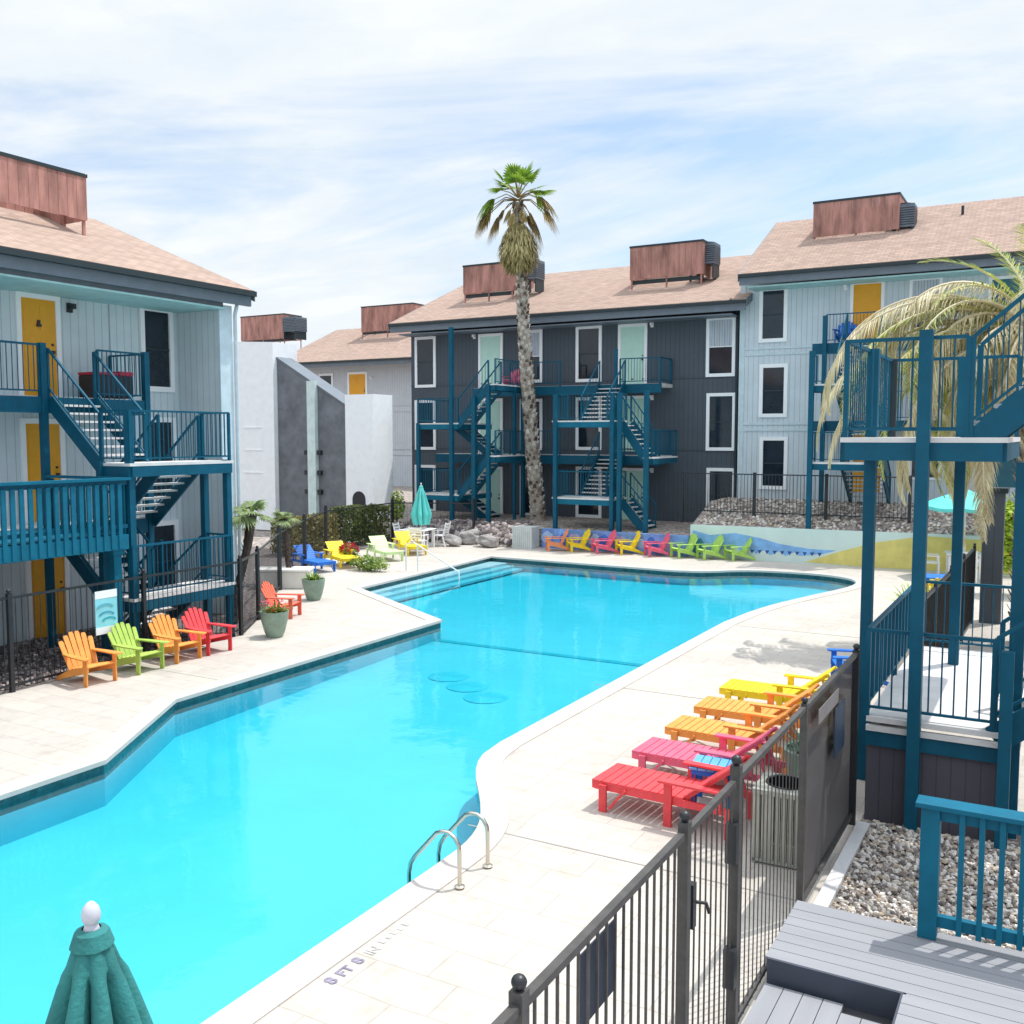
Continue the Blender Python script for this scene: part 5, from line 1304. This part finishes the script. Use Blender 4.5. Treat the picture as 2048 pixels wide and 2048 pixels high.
# skirt
q = MB(); ca = tp(1036, 448); cb = tp(1039, 545)
for _ in range(3800):
    f = random.random()**.9; c = ca.lerp(cb, f*.9); rr = .22+.62*math.sin(min(1, f*1.25+.08)*math.pi*.62)*(1 if f < .75 else 1-.6*(f-.75)/.25); a = random.uniform(0, 6.28)
    d = Vector((math.cos(a), math.sin(a), 0)); p = c+d*rr*random.uniform(.35, 1.0)
    leaf(q, p, d*random.uniform(.1, .7)+Vector((0, 0, -1))+Vector((random.uniform(-.15, .15), random.uniform(-.15, .15), 0)), random.uniform(.22, .46), .075, 0, 3, up=Vector((d.x, d.y, .1)))
q.build('skirt', thatch, t, world=True)
top = tp(1036, 400); q = MB(); st = MB(); br = MB()
for k in range(17):
    a = k*2.4+random.uniform(-.2, .2); e = R(random.uniform(2, 82)); fan_frond(q, top+Vector((0, 0, .1)), (math.cos(a)*math.cos(e), math.sin(a)*math.cos(e), math.sin(e)), random.uniform(.7, 1.15), random.uniform(.6, .78), 18, 3.4, .2, .05, st)
fd = Vector((.870, .492, 0))
for k, (lx, ez, L_, m_) in enumerate([(-1, .5, 1.15, q), (1, .35, 1.05, br), (-1, .05, 1.2, br), (1, 0, 1.1, br), (-.8, -.3, .9, br), (.7, -.5, .8, br), (.9, .6, 1.0, q), (-.9, .2, 1.1, q), (-.9, -.1, 1.25, br), (1, -.15, 1.1, br)]):
    d = fd*lx+Vector((random.uniform(-.25, .25), random.uniform(-.25, .25), ez)); fan_frond(m_, top, d, L_*.95, .85, 18, 2.2, 1.0, .05, st)
for k in range(8):
    a = k*2.4; fan_frond(br, top-Vector((0, 0, .15)), (math.cos(a), math.sin(a), random.uniform(-.7, .1)), random.uniform(.3, .6), .45, 14, 1.5, 1.0, .045, st)
q.build('crown', pg, t, world=True); br.build('dry_fronds', pb, t, world=True); st.build('frond_stems', pb, t, world=True)
# small fan palms on the left
def small_palm(label, base, topu, y, n, rad, lean_top=None):
    t = thing('palm_tree', label, 'palm tree', (base[0], base[1], 0)); xt, zt = PY(topu[0], topu[1], y); a = Vector((*base, 0)); b = Vector((xt, y, zt))
    q = MB(); pts = [a, a.lerp(b, .35)+Vector((-.04, 0, 0)), a.lerp(b, .7)+Vector((.04, 0, 0)), b]; q.tube(pts, [.10, .085, .10, .13], 9)
    for k in range(70):
        f = k/70; c = a.lerp(b, f); an = k*2.4; d = Vector((math.cos(an), math.sin(an), 0)); sd = Vector((-d.y, d.x, 0)); w2 = .03; base_ = c+d*.09; q.add([base_-sd*w2, base_+sd*w2, base_+d*.05+Vector((0, 0, .12))], [(0, 1, 2)])
    q.build('trunk', mat('dark_palm_bark', (.045, .032, .026), rough=.95, var=.5, scale=9, bump=.5), t, world=True)
    q = MB(); st = MB()
    for k in range(n):
        an = k*2.4+random.uniform(-.3, .3); e = R(random.uniform(-12, 70)); fan_frond(q, b, (math.cos(an)*math.cos(e), math.sin(an)*math.cos(e), math.sin(e)), rad*random.uniform(.5, .8), rad*random.uniform(.8, 1.1), 18, 3.4, .5, rad*.06, st)
    q.build('crown', leafmat('fan_palm_leaf', (.10, .17, .05), (.36, .44, .20), 1.5), t, world=True); st.build('frond_stems', lf_green, t, world=True)
small_palm('small fan palm with a dark trunk beside the left staircase', (-16.55, 16.2), (503, 1030), 17.2, 13, .42)
small_palm('second small fan palm farther from the left staircase', (-18.9, 20.8), (566, 1040), 21.4, 10, .34)
# big date palm with dead fronds on the right
px, py = -.55, 22.6; pz = 6.15
t = thing('palm_tree', 'large date palm with arching straw coloured dead fronds behind the right staircase', 'palm tree', (px, py, 0))
q = MB(); q.tube([(px+.1, py, 0), (px+.05, py, 3), (px, py, pz)], [.36, .30, .34], 16)
q.build('trunk', bark, t, world=True, smooth=True)
q = MB()
for k in range(260):
    z = .2+k*(pz-.2)/260; a = k*2.4; d = Vector((math.cos(a), math.sin(a), 0)); sd = Vector((-d.y, d.x, 0)); b_ = Vector((px+.05, py, z))+d*.30; w2 = .08
    q.add([b_-sd*w2, b_+sd*w2, b_+sd*w2*.5+Vector((0, 0, .22))+d*.13, b_-sd*w2*.5+Vector((0, 0, .22))+d*.13], [(0, 1, 2, 3)])
q.build('leaf_bases', MATS.get('x') or stonemat('date_bark', [(.42, .36, .30), (.24, .17, .12), (.52, .46, .38), (.33, .26, .2)]), t, world=True)
def pinnate(q, p, az, e0, ln, curl, n=60, lw=.42, w=.035, st=None, vdroop=.5, dead=False):
    """feather frond: rachis arcs down under its own weight"""
    p = Vector(p); pts = []; e = e0; c = Vector(p); steps = 22; hd = Vector((math.cos(az), math.sin(az), 0))
    for i in range(steps+1):
        pts.append(c.copy()); e -= curl/steps*(1+.8*i/steps); c = c+(hd*math.cos(e)+Vector((0, 0, math.sin(e))))*ln/steps
    (st or q).tube(pts, [.045*(1-.85*i/steps) for i in range(steps+1)], 5)
    sdv = Vector((-hd.y, hd.x, 0))
    for k in range(n):
        f = .14+.86*k/n; i = min(steps-1, int(f*steps)); c = pts[i].lerp(pts[i+1], f*steps-i); tg = (pts[i+1]-pts[i]).normalized(); l = lw*math.sin(math.pi*min(1, .12+f*.88))**.5*random.uniform(.75, 1.1)
        for s in (-1, 1):
            d = (sdv*s*random.uniform(.7, 1)+tg*random.uniform(.5, .9)+Vector((0, 0, random.uniform(-.1, .3)-(vdroop if dead else 0)*random.uniform(.3, 1.3)))).normalized()
            leaf(q, c, d, l, w, vdroop*(1.0 if dead else .4), 3)
dq = MB(); gq = MB(); sq = MB(); crown = Vector((px, py, pz+.1)); lft = math.atan2(-.492, -.870)
dead = [(.0, 44, 6.0, 1.75), (-.12, 50, 5.9, 1.9), (-.25, 28, 5.8, 1.5), (-.06, 16, 5.6, 1.3), (.03, 52, 5.4, 2.1), (.2, 8, 5.0, 1.5), (-.12, -5, 4.8, 1.3), (-.15, 62, 4.6, 2.7), (.20, 50, 5.0, 2.9), (-.45, 40, 4.6, 2.6), (.5, 35, 4.3, 2.6), (.02, 30, 4.3, 2.2), (-.7, 20, 4.0, 2.4), (.8, 25, 3.9, 2.5), (.3, 12, 4.0, 1.9), (-.25, 5, 4.2, 1.7), (-.9, 5, 3.8, 1.8), (1.1, 5, 3.6, 1.8),
        (.1, -15, 4.0, 1.3), (-.5, -25, 4.2, 1.2), (.55, -25, 4.4, 1.2), (-.1, -38, 4.4, .9), (.3, -48, 4.4, .7), (-.35, -52, 4.6, .6), (1.5, -20, 3.8, 1.3), (-1.3, -20, 3.8, 1.3), (2.2, 0, 3.8, 1.6), (3.1, 10, 4, 1.8), (-2.2, -5, 3.8, 1.6), (.0, 72, 5.0, 2.5), (-.1, 55, 4.9, 2.2), (1.0, 60, 4.6, 2.2)]
for da, e, ln, cu in dead: pinnate(dq, crown, lft+da, R(e), ln, cu, 100, .52, .034, sq, .6, True)
for da, e, ln, cu in [(.10, 38, 5.6, 1.65), (.22, 24, 5.4, 1.5), (-.04, 50, 5.3, 2.0), (.05, 40, 5.4, 1.7), (-.10, 32, 5.2, 1.6), (.16, 28, 5.0, 1.7), (-.05, 8, 4.9, 1.4), (.15, -2, 4.4, 1.6), (-.3, -15, 4.2, 1.3), (.35, 50, 4.8, 2.0), (-.5, 50, 4.4, 1.8), (-.6, 74, 3.2, 1.0), (.9, 78, 3.0, .9), (2.4, 70, 3.4, 1.2), (-2.0, 66, 3.4, 1.3), (3.1, 60, 3.3, 1.3), (.25, 66, 3.0, 1.4), (-.2, 45, 4.0, 2.2), (.45, 15, 3.9, 1.9), (1.6, 55, 3.4, 1.4), (-1.2, 80, 3.0, .7), (0.05, 22, 3.8, 2.1), (-.4, -5, 3.6, 1.4), (.1, -30, 3.4, .9)]:
    pinnate(gq, crown, lft+da, R(e), ln, cu, 64, .48, .036, sq, .3)
dq.build('dead_fronds', leafmat('straw', (.46, .38, .18), (.86, .80, .58), 1.6), t, world=True); gq.build('crown', leafmat('date_green', (.10, .20, .02), (.62, .62, .16), 1.0), t, world=True); sq.build('frond_stems', mat('straw_stem', (.62, .54, .38), rough=.7), t, world=True)
# bright shrub right
x, z = PY(2008, 1005, 29.5); bush('shrub', 'bright lime green shrub behind the right staircase beside the parasol', 'shrub', x+.35, 29.5, .6, .8, .7, 1.05, 2600, .16, lf_lime)
